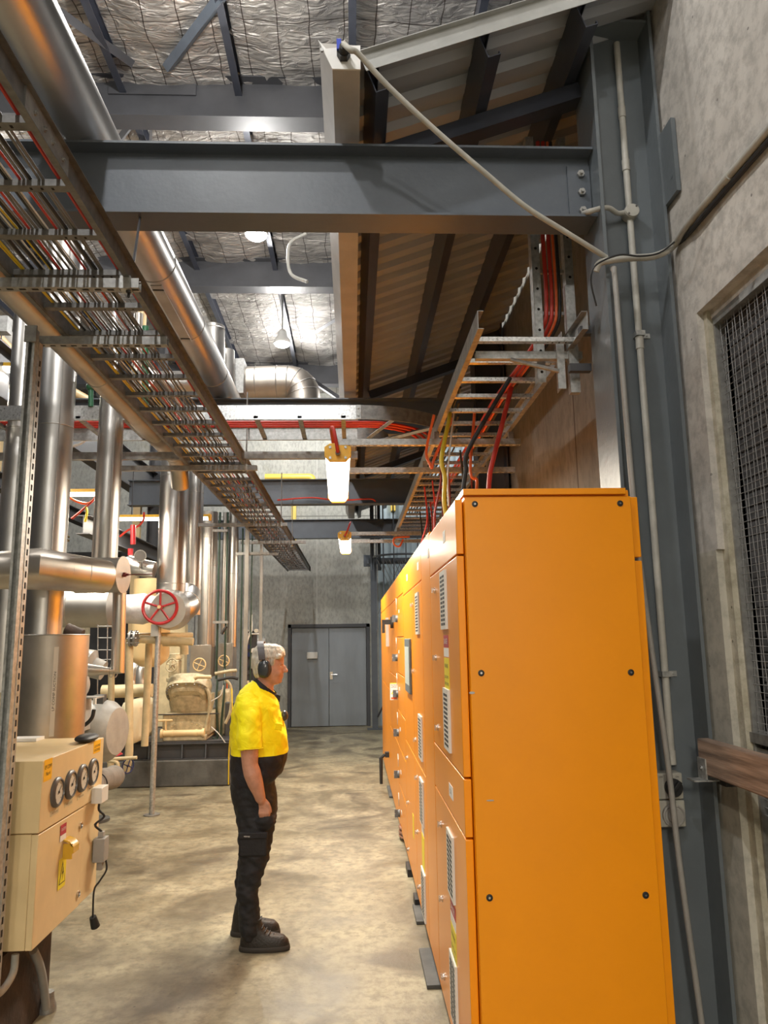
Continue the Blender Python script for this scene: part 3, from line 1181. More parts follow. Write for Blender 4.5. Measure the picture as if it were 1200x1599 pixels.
ZS = TZ - .055
trapeze(-60, 218, 452, ZS, 'strut carrying the left ladder nearest the viewer, with hanger rod', rodx=(TR + .015,))
ts, yts = trapeze(52, 262, 540, ZS, 'slotted strut bolted across the top of the upright strut post')
trapeze(190, 402, 735, ZS, 'strut under the left ladder beside the twin clad risers', False, rodx=(TR + .03,))
trapeze(310, 449, 822, ZS, 'strut under the left ladder above the green pipes', False, rodx=(TR + .03,))
trapeze(376, 478, 849, ZS, 'small far strut under the end of the left ladder', False, rodx=(TR + .03,))
# upright post
pt = P(52, 545, yts - .03)
t = thing('strut_post', 'upright slotted galvanised post at far left carrying the ladder strut', 'post', (pt.x, yts - .03, 0))
a, b_ = V((pt.x + .01, yts - .045, 0)), V((pt.x + .01, yts - .045, ZS + .05))
q = strut(a, b_, .041, False, up=(0, -1, 0))
q.build('channel', 'galv', t)
q = strut(V((pt.x + .042, yts - .02, 0)), V((pt.x + .042, yts - .02, ZS + .0)), .041, True, up=(1, 0, 0))
m = MB()
m.box((pt.x + .0305, yts - .045, 0), (pt.x + .033, yts - .004, ZS))
m.mi = 1
for i in range(62):
    m.box((pt.x + .0328, yts - .032, .05 + i * .05), (pt.x + .0336, yts - .018, .078 + i * .05))
m.build('slotted_face', ['galv', 'dark_gap'], t)
MB().box((pt.x - .015, yts - .10, ZS - .02), (pt.x + .04, yts - .09, ZS + .06)).build('corner_plate', 'galv_dull', t)
q.bm.free()

# right hand tray
RX0, RX1, RZ = .625, 1.175, 3.31
T2 = thing('cable_ladder', 'galvanised cable ladder above the orange cabinets, open end facing the viewer', 'cable ladder', (.9, 7, RZ))
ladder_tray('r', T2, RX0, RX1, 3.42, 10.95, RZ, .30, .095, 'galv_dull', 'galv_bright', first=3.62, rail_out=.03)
for px0, px1, py, z_, lb in ((548, 812, 696, 3.20, 'nearer long strut carrying the right ladder and a tube light'),
                             (548, 803, 739, 3.20, 'second long strut behind the nearest tube light'),
                             (545, 640, 836, 3.20, 'nearer strut above the far tube light'),
                             (545, 640, 848, 3.20, 'farther strut above the far tube light')):
    a = PZ(px0, py, z_)
    b2 = PZ(px1, py, z_)
    x1_ = b2.x if px1 > 700 else 1.2
    yv = min(a.y, 11.7)
    o = thing('light_strut', lb, 'strut', (.6, yv, z_))
    strut((-.12, yv, z_), (x1_, yv, z_), .045).build('channel', ['galv', 'dark_gap'], o)
    for xs_ in (RX0, RX1):
        MB().box((xs_ - .018, yv - .02, z_ + .044), (xs_ + .018, yv + .02, RZ - .011)).build('spacer', 'galv_dull', o)
# cantilever bracket at the near end of the right tray
t = thing('cantilever_bracket', 'galvanised cantilever arm bracket under the near end of the right ladder', 'bracket', (1.2, 3.7, 3.1))
ya = 3.72
strut((.66, ya, RZ - .056), (1.23, ya, RZ - .056), .041, False).build('arm', 'galv', t)
MB().box((1.085, ya - .045, RZ - .23), (1.125, ya - .038, RZ + .03)).build('plate', 'galv', t)
MB().box((1.15, ya - .045, RZ - .25), (1.20, ya + .0, RZ + .35)).build('upright', 'galv', t)
MB().tube([(.84, ya - .03, RZ - .065), (1.09, ya - .045, RZ - .135)], .012, 8).build('stay_rod', 'galv_dull', t)
m = MB()
m.box((1.125, ya - .01, RZ - .20), (1.128, ya + .12, RZ + .10))
m.mi = 1
for j in range(5):
    for k in range(3):
        m.box((1.122, ya + .0 + k * .035, RZ - .18 + j * .05), (1.1255, ya + .02 + k * .035, RZ - .155 + j * .05))
m.build('perforated_side', ['galv', 'dark_gap'], t)
MB().box((1.128, 3.60, RZ - .16), (1.24, 3.64, RZ - .12)).build('wall_arm', 'steel_dark', t)
MB().box((1.16, 3.5, RZ + .0), (1.24, 3.54, RZ + .04)).build('wall_arm', 'steel_dark', t)
# vertical perforated strut and riser ladder at the column
t = thing('riser_ladder', 'vertical galvanised cable riser behind the front beam by the column', 'cable ladder', (1.1, 3.75, 3.2))
yr = 3.78
for xx, z0_, z1_ in ((1.005, 3.15, 4.62), (1.19, 3.1, 4.62)):
    m = MB().box((xx, yr, z0_), (xx + .045, yr + .004, z1_)).box((xx, yr, z0_), (xx + .004, yr + .06, z1_))
    m.mi = 1
    zz = z0_ + .06
    while zz < z1_ - .05:
        m.cyl((xx + .024, yr - .001, zz), (xx + .024, yr + .001, zz), .008, n=10)
        zz += .12
    m.build('side_rail', ['galv', 'dark_gap'], t)
for k in range(6):
    MB().box((1.01, yr + .03, 3.3 + k * .25), (1.23, yr + .05, 3.32 + k * .25)).build('rung', 'galv_dull', t)
for i, (dx, mt, r, lb) in enumerate(((.075, 'red_cable', .012, 'left red cable in the vertical riser'), (.105, 'red_cable', .011, 'right red cable in the vertical riser'),
                                     (.13, 'orange_cable', .008, 'orange cable in the vertical riser'), (.15, 'rubber', .009, 'black cable in the vertical riser'))):
    x_ = 1.005 + dx
    pts = [(x_, yr + .02, 4.6), (x_, yr + .02, 4.0), (x_, yr + .02, 3.62), (x_ - .02, yr + .06, 3.48), (x_ - .10, yr + .30, 3.36), (x_ - .14, yr + .9, RZ + .035), (x_ - .14, 5.8, RZ + .03), (x_ - .16, 8.5, RZ + .03)]
    o = MB().tube(smooth_path(pts, 6), r, 8).build('cable', mt)
    tag(o, lb, 'cable')
for i in range(5):
    x_ = .68 + .035 * i
    o = MB().tube(smooth_path([(x_, 4.4 + .3 * i, RZ + .03), (x_ + .02, 6, RZ + .03), (x_ - .01, 9, RZ + .03)], 6), .008, 6).build('cable', 'rubber')
    tag(o, 'black cable lying on the right ladder above the cabinets', 'cable', 'black cables on the right ladder')
# cables dropping into the cabinets
drops = [([(.66, 4.85, RZ + .03), (.66, 4.80, RZ - .04), P(690, 715, 4.7), P(695, 745, 4.68), P(694, 780, 4.66), P(697, 806, 4.64)], 'yellow_cable', .015, 'thick yellow cable dropping from the right ladder into a cabinet'),
         ([(.70, 4.85, RZ + .02), P(700, 735, 4.72), P(701, 790, 4.7)], 'white_cable', .006, 'thin white cable beside the yellow drop cable'),
         ([(.95, 4.2, RZ + .02), P(733, 700, 4.2), P(728, 735, 4.2), P(722, 775, 4.2), P(720, 800, 4.2)], 'rubber', .013, 'black cable dropping into the nearest cabinet'),
         ([(1.0, 4.4, RZ + .03), P(770, 720, 4.3), P(765, 745, 4.3), P(763, 775, 4.3)], 'red_cable', .015, 'thick red cable dropping behind the orange cabinet top'),
         ([(.85, 4.9, RZ + .03), P(735, 735, 4.8), P(745, 750, 4.8), P(743, 775, 4.7)], 'orange_cable', .010, 'orange cable dropping behind the orange cabinet, further left'),
         ([(.58, 5.0, RZ + .04), P(666, 704, 5.1), P(672, 725, 5.1), P(675, 730, 5.1), P(680, 712, 5.1), (.72, 5.05, RZ + .03)], 'orange_cable', .010, 'orange cable loop hanging from the nearer long strut'),
         ([P(640, 838, 9.5), P(617, 840, 9.5), P(616, 850, 9.5), P(624, 853, 9.5), P(630, 842, 9.5)], 'orange_cable', .012, 'orange cable loop hanging near the far tube light')]
for pts, mt, r, lb in drops:
    o = MB().tube(smooth_path(pts, 7), r, 8).build('cable', mt)
    tag(o, lb, 'cable')
for i in range(12):
    x_ = random.uniform(.62, 1.1)
    y_ = random.uniform(5.2, 9)
    mt = random.choice(['rubber', 'dark_red', 'rubber', 'red_cable'])
    z1_ = 2.4
    o = MB().tube(smooth_path([(x_, y_, RZ + .02), (x_ + .03, y_ + .1, 3.0), (x_ - .05 * random.random(), y_ + .15, 2.7), (x_, y_ + .1, z1_)], 5), .009, 6).build('cable', mt)
    tag(o, {'rubber': 'black cable', 'dark_red': 'dark red cable', 'red_cable': 'red cable'}[mt] + ' dropping into the row of cabinets', 'cable', mt.replace('rubber', 'black') + 's dropping into the cabinets')

# crossing ladder with the curved end
CZ = 3.50
ya, yb = 5.60, 6.22
t = thing('cable_ladder', 'galvanised cable ladder crossing the aisle and curving to the right', 'cable ladder', (-.6, 5.9, CZ))
m = MB()
m.prism([(0, 0), (.025, 0), (.025, .003), (.003, .003), (.003, .112), (.025, .112), (.025, .115), (0, .115)], (-3.0, ya, CZ), (0, 1, 0), (0, 0, 1), (3.05 + .0, 0, 0))
m.build('side_rail', 'galv_bright', t)
m = MB()
m.prism([(0, 0), (-.025, 0), (-.025, .003), (-.003, .003), (-.003, .112), (-.025, .112), (-.025, .115), (0, .115)], (-3.0, yb, CZ), (0, 1, 0), (0, 0, 1), (3.05, 0, 0))
m.build('side_rail', 'galv', t)


def arc_rail(r):
    q = MB()
    cx, cy = .05, ya + .90
    rings = []
    for k in range(13):
        a_ = -math.pi / 2 + k * math.pi / 2 / 12
        d_ = V((math.cos(a_), math.sin(a_), 0))
        rings.append([V((cx, cy, CZ)) + d_ * r, V((cx, cy, CZ)) + d_ * (r + .004), V((cx, cy, CZ + .115)) + d_ * (r + .004), V((cx, cy, CZ + .115)) + d_ * r])
    q.rings(rings)
    return q


arc_rail(.90).build('curved_rail', 'galv_dull', t)
arc_rail(.28).build('curved_rail', 'galv_dull', t)
for k in range(9):
    x_ = -2.8 + k * .34
    MB().box((x_, ya, CZ + .01), (x_ + .035, yb, CZ + .03)).build('rung', 'galv_dull', t)
for k in range(3):
    a_ = -math.pi / 2 + (k + .7) * math.pi / 2 / 3.3
    d_ = V((math.cos(a_), math.sin(a_), 0))
    c0 = V((.05, ya + .90, CZ + .02))
    MB().tube([c0 + d_ * .28, c0 + d_ * .9], .018, 4).build('rung', 'galv_dull', t)
MB().box((.035, ya - .008, CZ), (.075, ya, CZ + .115)).hexnut((.055, ya - .008, CZ + .03), (0, -1, 0), .01, .006).hexnut((.055, ya - .008, CZ + .09), (0, -1, 0), .01, .006).build('joint_plate', 'galv', t)
for i in range(3):
    yy = 5.82 + .06 * i
    pts = [(-3, yy, CZ + .045), (-2, yy + .02, CZ + .05), (-1, yy, CZ + .045), (0, yy + .01, CZ + .045)]
    for k in range(5):
        a_ = -math.pi / 2 + (k + 1) * math.pi / 2 / 6
        rr = .68 - .06 * i
        pts.append((.05 + rr * math.cos(a_), ya + .9 + rr * math.sin(a_), CZ + .045))
    o = MB().tube(smooth_path(pts, 5), .012, 8).build('cable', 'red_cable')
    tag(o, 'red cable lying on the crossing cable ladder', 'cable', 'red cables on the crossing ladder')
# strut hung under the crossing ladder and beam-mounted cable
o = MB().tube(smooth_path([(-1.1, 10.82, 3.85), (-.6, 10.80, 3.88), (-.2, 10.82, 3.84), (.25, 10.82, 3.86), (.35, 10.84, 3.83)], 6), .012, 6).build('cable', 'red_cable')
tag(o, 'red cable resting on the bottom flange of the third low beam', 'cable')
o = MB().box((-3.2, 6.05, 3.30), (.05, 6.10, 3.36)).build('strut_rail', 'galv_dull')
tag(o, 'plain horizontal strut rail below the crossing ladder', 'strut')

# ================================================================== TUBE LIGHTS


def batten(c0, c1, w_, label, ends=True, power=30, rods=0):
    """weatherproof tube light between c0 (near) and c1 (far), yellow end caps"""
    c0, c1 = V(c0), V(c1)
    d = (c1 - c0).normalized()
    sd = d.cross(V((0, 0, 1))).normalized()
    up = V((0, 0, 1))
    t = thing('tube_light', label, 'light', (c0 + c1) / 2)
    h = w_ * .62
    L_ = (c1 - c0).length
    e = .03
    w2 = w_ / 2
    shape = [(-w2, h * .3), (-w2 * .75, 0), (w2 * .75, 0), (w2, h * .3)]
    MB().prism(shape + [(w2, h * .45), (-w2, h * .45)], c0 + d * e, sd, up, d * (L_ - 2 * e)).build('diffuser', 'glow', t)
    MB().prism([(-w2, h * .45), (w2, h * .45), (w2 * .8, h), (-w2 * .8, h)], c0 + d * e, sd, up, d * (L_ - 2 * e)).build('housing', 'lamp_yellow', t)
    for s_, q in ((0, c0), (1, c1 - d * e)):
        k = w2 * 1.08
        cap = MB().prism([(-k, h * .25), (-k * .6, -h * .12), (k * .6, -h * .12), (k, h * .25), (k, h * .85), (k * .6, h * 1.1), (-k * .6, h * 1.1), (-k, h * .85)], q, sd, up, d * e)
        cap.build('end_cap', 'lamp_yellow', t, bevel=.004)
    for sx_ in (-1, 1):
        for zz in (.12, .82):
            MB().cyl(c0 + sd * (sx_ * w2 * .62) + up * h * zz, c0 + sd * (sx_ * w2 * .62) + up * h * zz - d * .008, w_ * .055).build('screw', 'bolt', t)
    if rods:
        for q in (.15, .85):
            pr = c0.lerp(c1, q) + up * h * .9
            MB().cyl(pr, pr + up * rods, .006, n=6).build('suspension_rod', 'steel_dark', t)
    gl = MB().cyl(c0 + up * h * .4, c0 + up * h * .4 - d * .035, w_ * .1)
    gl.build('cable_gland', 'gauge_rim', t)
    lp = (c0 + c1) / 2 - up * .03
    ang = math.atan2(d.y, d.x)
    lamp('tube_light_source', 'AREA', lp, power, WARM, L_ - .1, w_, (0, 0, ang))
    return t, c0 + up * h * .4 - d * .035


YL = 5.16
c0, c1 = PZ(525, 722, 3.085), PZ(531, 772, 3.085)
c0 = V((-.10, 5.25, 3.091))
c1 = V((-.13, 6.92, 3.091))
t, g_ = batten(c0, c1, .18, 'nearest hanging tube light with a yellow end cap over the aisle', power=120)
o = MB().tube(smooth_path([g_, g_ + V((-.01, -.03, .06)), g_ + V((-.03, -.02, .17)), g_ + V((-.05, .10, .20)), g_ + V((-.04, .25, .14))], 6), .013, 8).build('cable', 'red_cable')
o.location = V(o.location) - wloc(t); o.parent = t
t, g_ = batten((-.10, 9.65, 3.10), (-.10, 11.3, 3.10), .165, 'far hanging tube light with a yellow end cap over the aisle', power=90)
o = MB().tube(smooth_path([g_, g_ + V((.03, -.03, .05)), g_ + V((.07, -.01, .16)), g_ + V((.08, .1, .2))], 6), .011, 8).build('cable', 'red_cable')
o.location = V(o.location) - wloc(t); o.parent = t
batten((-.10, -3.0, 3.08), (-.10, -1.3, 3.08), .165, 'added tube light behind the viewer, brightening the cabinet end', power=210)  # unseen lamp added to brighten the orange end panel
p = P(135, 770, 8.0)
batten((p.x - .45, 8.0, p.z - .03), (p.x + .30, 8.0, p.z - .03), .11, 'tube light seen between the two nearest clad risers', power=60, rods=.62)
p = P(214, 809, 9.6)
batten((p.x - .25, 9.6, p.z - .03), (p.x + .95, 9.6, p.z - .03), .11, 'tube light seen left of the twin clad risers', power=60, rods=.6)
p = P(0, 580, 7.0)
batten((p.x - 1.1, 7.0, p.z), (p.x + .18, 7.0, p.z - .0), .12, 'tube light cut by the left edge below the cream pipe', power=70, rods=.5)

# high bay lamps
first_bay = None
for y in BAY_Y:  # the last of the row is the added one
    lb = {8.09: 'nearer glaring high bay lamp below the foil roof', 11.34: 'farther glaring high bay lamp below the foil roof'}.get(y, 'added high bay lamp out of view, brightening the sides')
    gr = None if y in (8.09, 11.34) else 'high bay lamps out of view'
    t = thing('high_bay_lamp', lb, 'lamp', (BAY_X, y, BAY_Z), gr)
    MB().lathe((BAY_X, y, BAY_Z), (0, 0, 1), [(0, .13), (.02, .14), (.07, .12), (.12, .08), (.20, .07), (.24, .03)], 28).build('housing', 'white_plastic', t)
    MB().lathe((BAY_X, y, BAY_Z + .002), (0, 0, -1), [(0, .120), (.02, .115), (.04, .09), (.052, .05), (.055, .005)], 28).build('lens', 'glow_bay', t)
    MB().cyl((BAY_X, y, BAY_Z + .22), (BAY_X, y, 7.25), .008, n=8).build('suspension_rod', 'steel_dark', t)
for x, y in FILL_BAYS:  # housings for the added fill lamps
    t = thing('high_bay_lamp', 'added high bay lamp out of view, brightening the sides', 'lamp', (x, y, BAY_Z), 'high bay lamps out of view')
    MB().lathe((x, y, BAY_Z), (0, 0, 1), [(0, .13), (.02, .14), (.07, .12), (.12, .08), (.20, .07), (.24, .03)], 20).build('housing', 'white_plastic', t)
o = MB().tube(smooth_path([P(478, 365, 7.2), P(455, 378, 7.2), P(450, 400, 7.2), P(455, 428, 7.2), P(480, 440, 7.1)], 6), .018, 8).build('cable', 'conduit_grey')
tag(o, 'grey flex looping beside the nearer high bay lamp', 'cable')

# ================================================================== ORANGE SWITCHBOARD CABINETS
CX0, CX1 = .462, 1.155          # front / back of the carcasses
DX = .428                       # face of the doors
CZ0, CZ1 = .07, 2.402


def fz(px, py):                 # place on the door faces
    return PX(px, py, DX)


def yz(px, py):
    p = fz(px, py)
    return p.y, p.z


def front_box(mb, y0, y1, z0, z1, x0=DX, x1=CX0 - .004):
    mb.box((x0, y0, z0), (x1, y1, z1))
    return mb


def latch(t, px, py, par=None):
    y, z = yz(px, py)
    m = MB().cyl((DX, y, z), (DX - .006, y, z), .016, n=16).cyl((DX - .006, y, z), (DX - .014, y, z), .010, n=12).box((DX - .020, y - .004, z - .014), (DX - .012, y + .004, z + .014))
    m.build('latch', 'chrome', par or t)


def vent(t, y, z, hh, w_=.11, n=12, par=None, cols=2):
    p = par or t
    v = MB()
    v.box((DX - .010, y - w_ / 2, z - hh / 2), (DX, y + w_ / 2, z + hh / 2))
    v.mi = 1
    for k in range(n):
        zz = z - hh / 2 + hh * (k + 1.2) / (n + 1.6)
        for c in range(cols):
            ww = w_ * .8 / cols
            yy = y - w_ * .4 + ww * (c + .5)
            v.box((DX - .0108, yy - ww * .40, zz - hh / (n + 1.6) * .28), (DX - .009, yy + ww * .40, zz + hh / (n + 1.6) * .28))
    v.build('vent_grille', ['white_plastic', 'dark_gap'], p)


def plate(t, y, z, w_, h_, m, name='label_plate', x=DX, th=.0015):
    return MB().box((x - th, y - w_ / 2, z - h_ / 2), (x, y + w_ / 2, z + h_ / 2)).build(name, m, t)


def ftext(s, y, z, h, m, t, width=None, x=DX, name='lettering'):
    # reads from the aisle: right hand direction is -y
    text(s, (x - .002, y, z), (0, -1, 0), (0, 0, 1), h, m, t, name, width)


def cabinet(label, y0, y1):
    t = thing('switchboard_cabinet', label, 'cabinet', ((CX0 + CX1) / 2, (y0 + y1) / 2, 0), None)
    MB().box((CX0, y0 + .002, CZ0), (CX1, y1 - .002, CZ1)).build('carcass', 'orange', t, bevel=.003)
    MB().box((CX0 + .05, y0, 0), (CX1 - .03, y1, CZ0)).build('plinth', 'steel_dark', t)
    return t


def door(t, y0, y1, z0, z1, name='door'):
    return front_box(MB(), y0 + .006, y1 - .006, z0 + .004, z1 - .004).build(name, 'orange', t, bevel=.003)


zA1 = yz(700, 873)[1]           # underside of the top panel
zA2 = yz(730, 1212)[1] + .0
zA3 = yz(738, 1315)[1] + .0
zt_ = 2.40
# --- A nearest cabinet
A = cabinet('nearest orange switchboard cabinet, plain side panel with black plugs facing the viewer', 3.0, 4.10)
MB().box((CX0, 2.982, CZ0), (CX1, 3.0, CZ1 - .03)).build('side_panel', 'orange', A, bevel=.002)
MB().box((CX0 - .006, 2.975, CZ1 - .022), (CX1 - .02, 4.10, CZ1 + .004)).build('top_cover', 'orange', A, bevel=.002)
MB().box((CX1 + .002, 3.0, 2.12), (CX1 + .036, 4.09, CZ1 - .03)).build('rear_panel', 'orange', A, bevel=.003)
MB().box((CX1 + .002, 3.0, CZ0), (CX1 + .036, 4.09, 2.105)).build('rear_panel', 'orange', A, bevel=.003)
for px, py in ((742, 787), (969, 786), (752, 1051), (986, 1050), (765, 1402), (1009, 1398)):
    p = P(px, py, 2.98)
    m = MB().lathe((p.x, 2.982, p.z), (0, -1, 0), [(0, .0125), (.003, .0125), (.004, .006), (.001, .006), (.001, .001)], 20)
    m.mi = 1
    m.cyl((p.x, 2.981, p.z), (p.x, 2.977, p.z), .0045, n=10)
    m.build('panel_plug', ['black', 'chrome'], A)
zs = [CZ0 + .01, yz(715, 1288)[1], yz(712, 1200)[1], yz(702, 876)[1], CZ1 - .028]
d1 = door(A, 3.015, 4.10, zs[3], zs[4], 'top_panel')
d2 = door(A, 3.015, 4.10, zs[2], zs[3], 'upper_door')
d3 = door(A, 3.015, 4.10, zs[1], zs[2], 'middle_panel')
d4 = door(A, 3.015, 4.10, zs[0], zs[1], 'lower_door')
y, z = yz(694.5, 937)
vent(A, y, z, .27, .20, 12, d2)
y, z = yz(700, 1123)
vent(A, y, z, .27, .20, 12, d2, 1)
y, z = yz(706, 1350)
vent(A, y, z, .27, .20, 12, d4)
y, z = yz(711, 1548)
vent(A, y, z, .27, .20, 12, d4)
for px, py in ((680, 922), (682, 1027), (685, 1136)):
    latch(A, px, py, d2)
for px, py in ((690, 1287), (692, 1403), (695, 1525)):
    latch(A, px, py, d4)
for px, py, dd in ((698, 1036, d2), (709, 1458, d4)):
    y, z = yz(px, py)
    plate(A, y, z + .10, .17, .055, 'label_red', 'red_label').parent = A
    plate(A, y, z + .05, .17, .04, 'paper', 'white_label')
    plate(A, y, z - .06, .17, .17, 'label_yellow', 'yellow_label')
    ftext('DANGER', y, z + .10, .025, 'paper', A, .12)
    ftext('WARNING', y, z - .01, .018, 'ink', A, .12)
    ftext('ISOLATE SUPPLY', y, z - .06, .012, 'ink', A, .14)
    ftext('BEFORE OPENING', y, z - .09, .012, 'ink', A, .14)
y, z = yz(705, 1236)
plate(A, y, z, .13, .055, 'paper')
ftext('CB 1', y, z, .02, 'ink', A)
y, z = yz(694, 838)
plate(A, y, z, .08, .055, 'paper')
ftext('1', y, z, .025, 'ink', A)
for px, py in ((713, 797), (688, 850), (719, 870), (689, 875)):
    pass
for px, py, w_, h_ in ((728, 1082, .012, .005), (766, 1250, .016, .003)):
    p = P(px, py, 2.981)
    MB().rings([[V((max(p.x, CX0 + .004) + w_ * math.cos(k * .7854), 2.9815 - d_, p.z + h_ * math.sin(k * .7854))) for k in range(8)] for d_ in (0, .0008)]).build('paint_scuff', 'gutter', A)
# --- B narrow
Bc = cabinet('narrow blank orange cabinet bay next to the nearest one', 4.10, 4.62)
door(Bc, 4.10, 4.62, CZ0 + .01, CZ1 - .006, 'blank_panel')
y, z = yz(669, 864)
plate(Bc, y, z, .08, .05, 'paper')
# --- C with the screen
Cc = cabinet('orange switchboard cabinet with a tall touch screen in its upper door', 4.62, 6.35)
zc1 = yz(648, 915)[1]
zc2 = yz(653, 1190)[1]
door(Cc, 4.62, 6.35, zc1, CZ1 - .006, 'top_panel')
ym = 5.42
cu = door(Cc, 4.62, ym, zc2, zc1, 'upper_door')
cu2 = door(Cc, ym, 6.35, zc2, zc1, 'upper_door')
cl = door(Cc, 4.62, ym, CZ0 + .01, zc2, 'lower_door')
cl2 = door(Cc, ym, 6.35, CZ0 + .01, zc2, 'lower_door')
for px, py, dd, hh in ((653, 958, cu, .27), (658, 1151, cu, .27), (660, 1252, cl, .27), (663, 1396, cl, .27)):
    y, z = yz(px, py)
    vent(Cc, y, z, hh, .22, 12, dd)
y, z = yz(639.5, 1039)
s = MB().box((DX - .018, y - .24, z - .20), (DX, y + .24, z + .20))
sc_ = s.build('screen_frame', 'screen_frame', cu2, bevel=.004)
MB().box((DX - .0195, y - .21, z - .14), (DX - .017, y + .21, z + .14)).build('display', 'screen', Cc)
for px, py, dd in ((645, 945, cu), (647, 1048, cu), (650, 1155, cu), (652, 1214, cl), (653, 1299, cl), (656, 1385, cl), (637, 1183, cl2), (638, 1253, cl2), (639, 1326, cl2)):
    latch(Cc, px, py, dd)
y, z = yz(661.5, 1331)
plate(Cc, y, z, .16, .20, 'label_yellow', 'yellow_label')
plate(Cc, y, z + .14, .16, .06, 'paper', 'white_label')
y, z = yz(646, 1290)
plate(Cc, y, z, .10, .16, 'label_yellow', 'yellow_label')
for px, py in ((653, 884), (636, 902)):
    y, z = yz(px, py)
    plate(Cc, y, z, .10, .05, 'paper')
# --- D with rotary handles
Dc = cabinet('orange cabinet bay with a column of rotary isolator handles', 6.35, 7.35)
edges = [CZ1 - .006, yz(628, 927)[1], yz(624, 995)[1], yz(624, 1052)[1], yz(625, 1112)[1], yz(626, 1170)[1], yz(627, 1232)[1], CZ0 + .01]
for i in range(len(edges) - 1):
    door(Dc, 6.35, 7.35, edges[i + 1], edges[i], 'module_door' if i else 'top_panel')
for px, py in ((621, 966), (621, 1027), (622, 1083), (623, 1144), (624, 1209), (625, 1270)):
    y, z = yz(px, py)
    m = MB().cyl((DX, y, z), (DX - .02, y, z), .036, .032, n=20).box((DX - .05, y - .011, z - .034), (DX - .018, y + .011, z + .034))
    m.build('rotary_handle', 'handle_grey', Dc)
    MB().cyl((DX - .052, y, z), (DX - .046, y, z), .012, n=10).build('handle_cap', 'chrome', Dc)
    m = MB().tube(smooth_path([(DX - .012, y - .06, z + .08), (DX - .014, y - .10, z + .15), (DX - .012, y - .03, z + .19)], 4), .0035, 5)
    m.build('lock_wire', 'white_cable', Dc)
    plate(Dc, y - .25, z + .06, .10, .03, 'paper')
# --- E
E_ = cabinet('orange cabinet bay with a long drop handle and a warning sign', 7.35, 8.95)
edges = [CZ1 - .006, yz(616, 938)[1], yz(613, 1052)[1], yz(613, 1140)[1], CZ0 + .01]
for i in range(len(edges) - 1):
    door(E_, 7.35, 8.95, edges[i + 1], edges[i], 'module_door' if i else 'top_panel')
y, z = yz(614.5, 972)
MB().cyl((DX, y, z), (DX - .03, y, z), .06, n=20).box((DX - .10, y - .02, z - .02), (DX - .02, y + .02, z + .03)).box((DX - .12, y - .025, z - .11), (DX - .09, y + .025, z + .03)).build('breaker_handle', 'rubber', E_)
y, z = 7.33, yz(612.5, 1069)[1]
MB().box((DX - .075, y - .001, z - .08), (DX - .002, y + .001, z + .08)).build('warning_sign', 'paper', E_)
yf = y - .0015
sx_ = DX - .0385
text('MULTIPLE', (sx_, yf, z + .058), (1, 0, 0), (0, 0, 1), .013, 'ink', E_, 'lettering', .056)
text('SUPPLIES', (sx_, yf, z + .040), (1, 0, 0), (0, 0, 1), .013, 'ink', E_, 'lettering', .056)
MB().prism([(-.027, 0), (.027, 0), (0, .045)], (sx_, yf, z - .025), (1, 0, 0), (0, 0, 1), (0, -.001, 0)).build('warning_triangle', 'label_yellow', E_)
text('!', (sx_, yf - .0015, z - .008), (1, 0, 0), (0, 0, 1), .024, 'ink', E_)
MB().box((sx_ - .028, yf - .0012, z - .072), (sx_ + .028, yf, z - .055)).build('red_strip', 'label_orange', E_)
MB().box((sx_ - .036, y - .002, z + .072), (sx_ + .036, y - .0012, z + .080)).build('sign_edge', 'label_yellow', E_)
# --- F
F_ = cabinet('farthest orange cabinet bay with a bent black pull handle', 8.95, 11.40)
edges = [CZ1 - .006, yz(605, 948)[1], yz(604, 1070)[1], CZ0 + .01]
for i in range(len(edges) - 1):
    door(F_, 8.95, 10.1, edges[i + 1], edges[i], 'module_door' if i else 'top_panel')
    door(F_, 10.1, 11.4, edges[i + 1], edges[i], 'module_door' if i else 'top_panel')
y, z = yz(607, 987)
MB().box((DX - .03, y - .08, z - .17), (DX, y + .08, z + .17)).build('instrument_strip', 'white_plastic', F_)
y, z = yz(608, 1178)
MB().box((DX - .05, y - .04, z - .03), (DX, y + .04, z + .03)).tube([(DX - .05, y, z), (DX - .10, y, z - .04), (DX - .10, y, z - .34)], .018, 8).build('pull_handle', 'rubber', F_)

# flat packers and sleepers poking out from under the row
for i, (px, py, w_, l_, lb) in enumerate(((672, 1545, .16, .30, 'grey flat packer on the floor under the nearest cabinet'),
                                          (655, 1444, .05, .20, 'small dark packer on the floor under the cabinet row'),
                                          (654, 1418, .07, .09, 'black block on the floor under the screen cabinet'),
                                          (642, 1370, .07, .14, 'black block beside a grey packer under the screen cabinet'),
                                          (625, 1262, .07, .12, 'small black block under the rotary handle bay'),
                                          (612, 1246, .08, .4, 'far grey packer under the far cabinets'))):
    p = PZ(px, py, 0) + V((.04 if i == 0 else 0, 0, 0))
    hgt = .02 if i in (0, 1, 5) else .055
    m = MB().box((p.x - w_ * .35, p.y, 0.001), (CX0 + .06, p.y + l_ * 1.6, hgt))
    o = m.build('floor_packer', 'plinth' if i in (0, 1, 5) else 'black', bevel=.002)
    tag(o, lb, 'packer')
p = PZ(628, 1322, 0)
pts = []
for k in range(30):
    a_ = k * .62
    pts.append((p.x + .07 + .07 * math.cos(a_), p.y + .25 + .16 * math.sin(a_), .016 + .0035 * k))
o = MB().tube(smooth_path(pts, 2), .013, 8).build('cable_coil', 'brown_cable')
tag(o, 'coil of brown cable on the floor against the cabinets', 'cable')

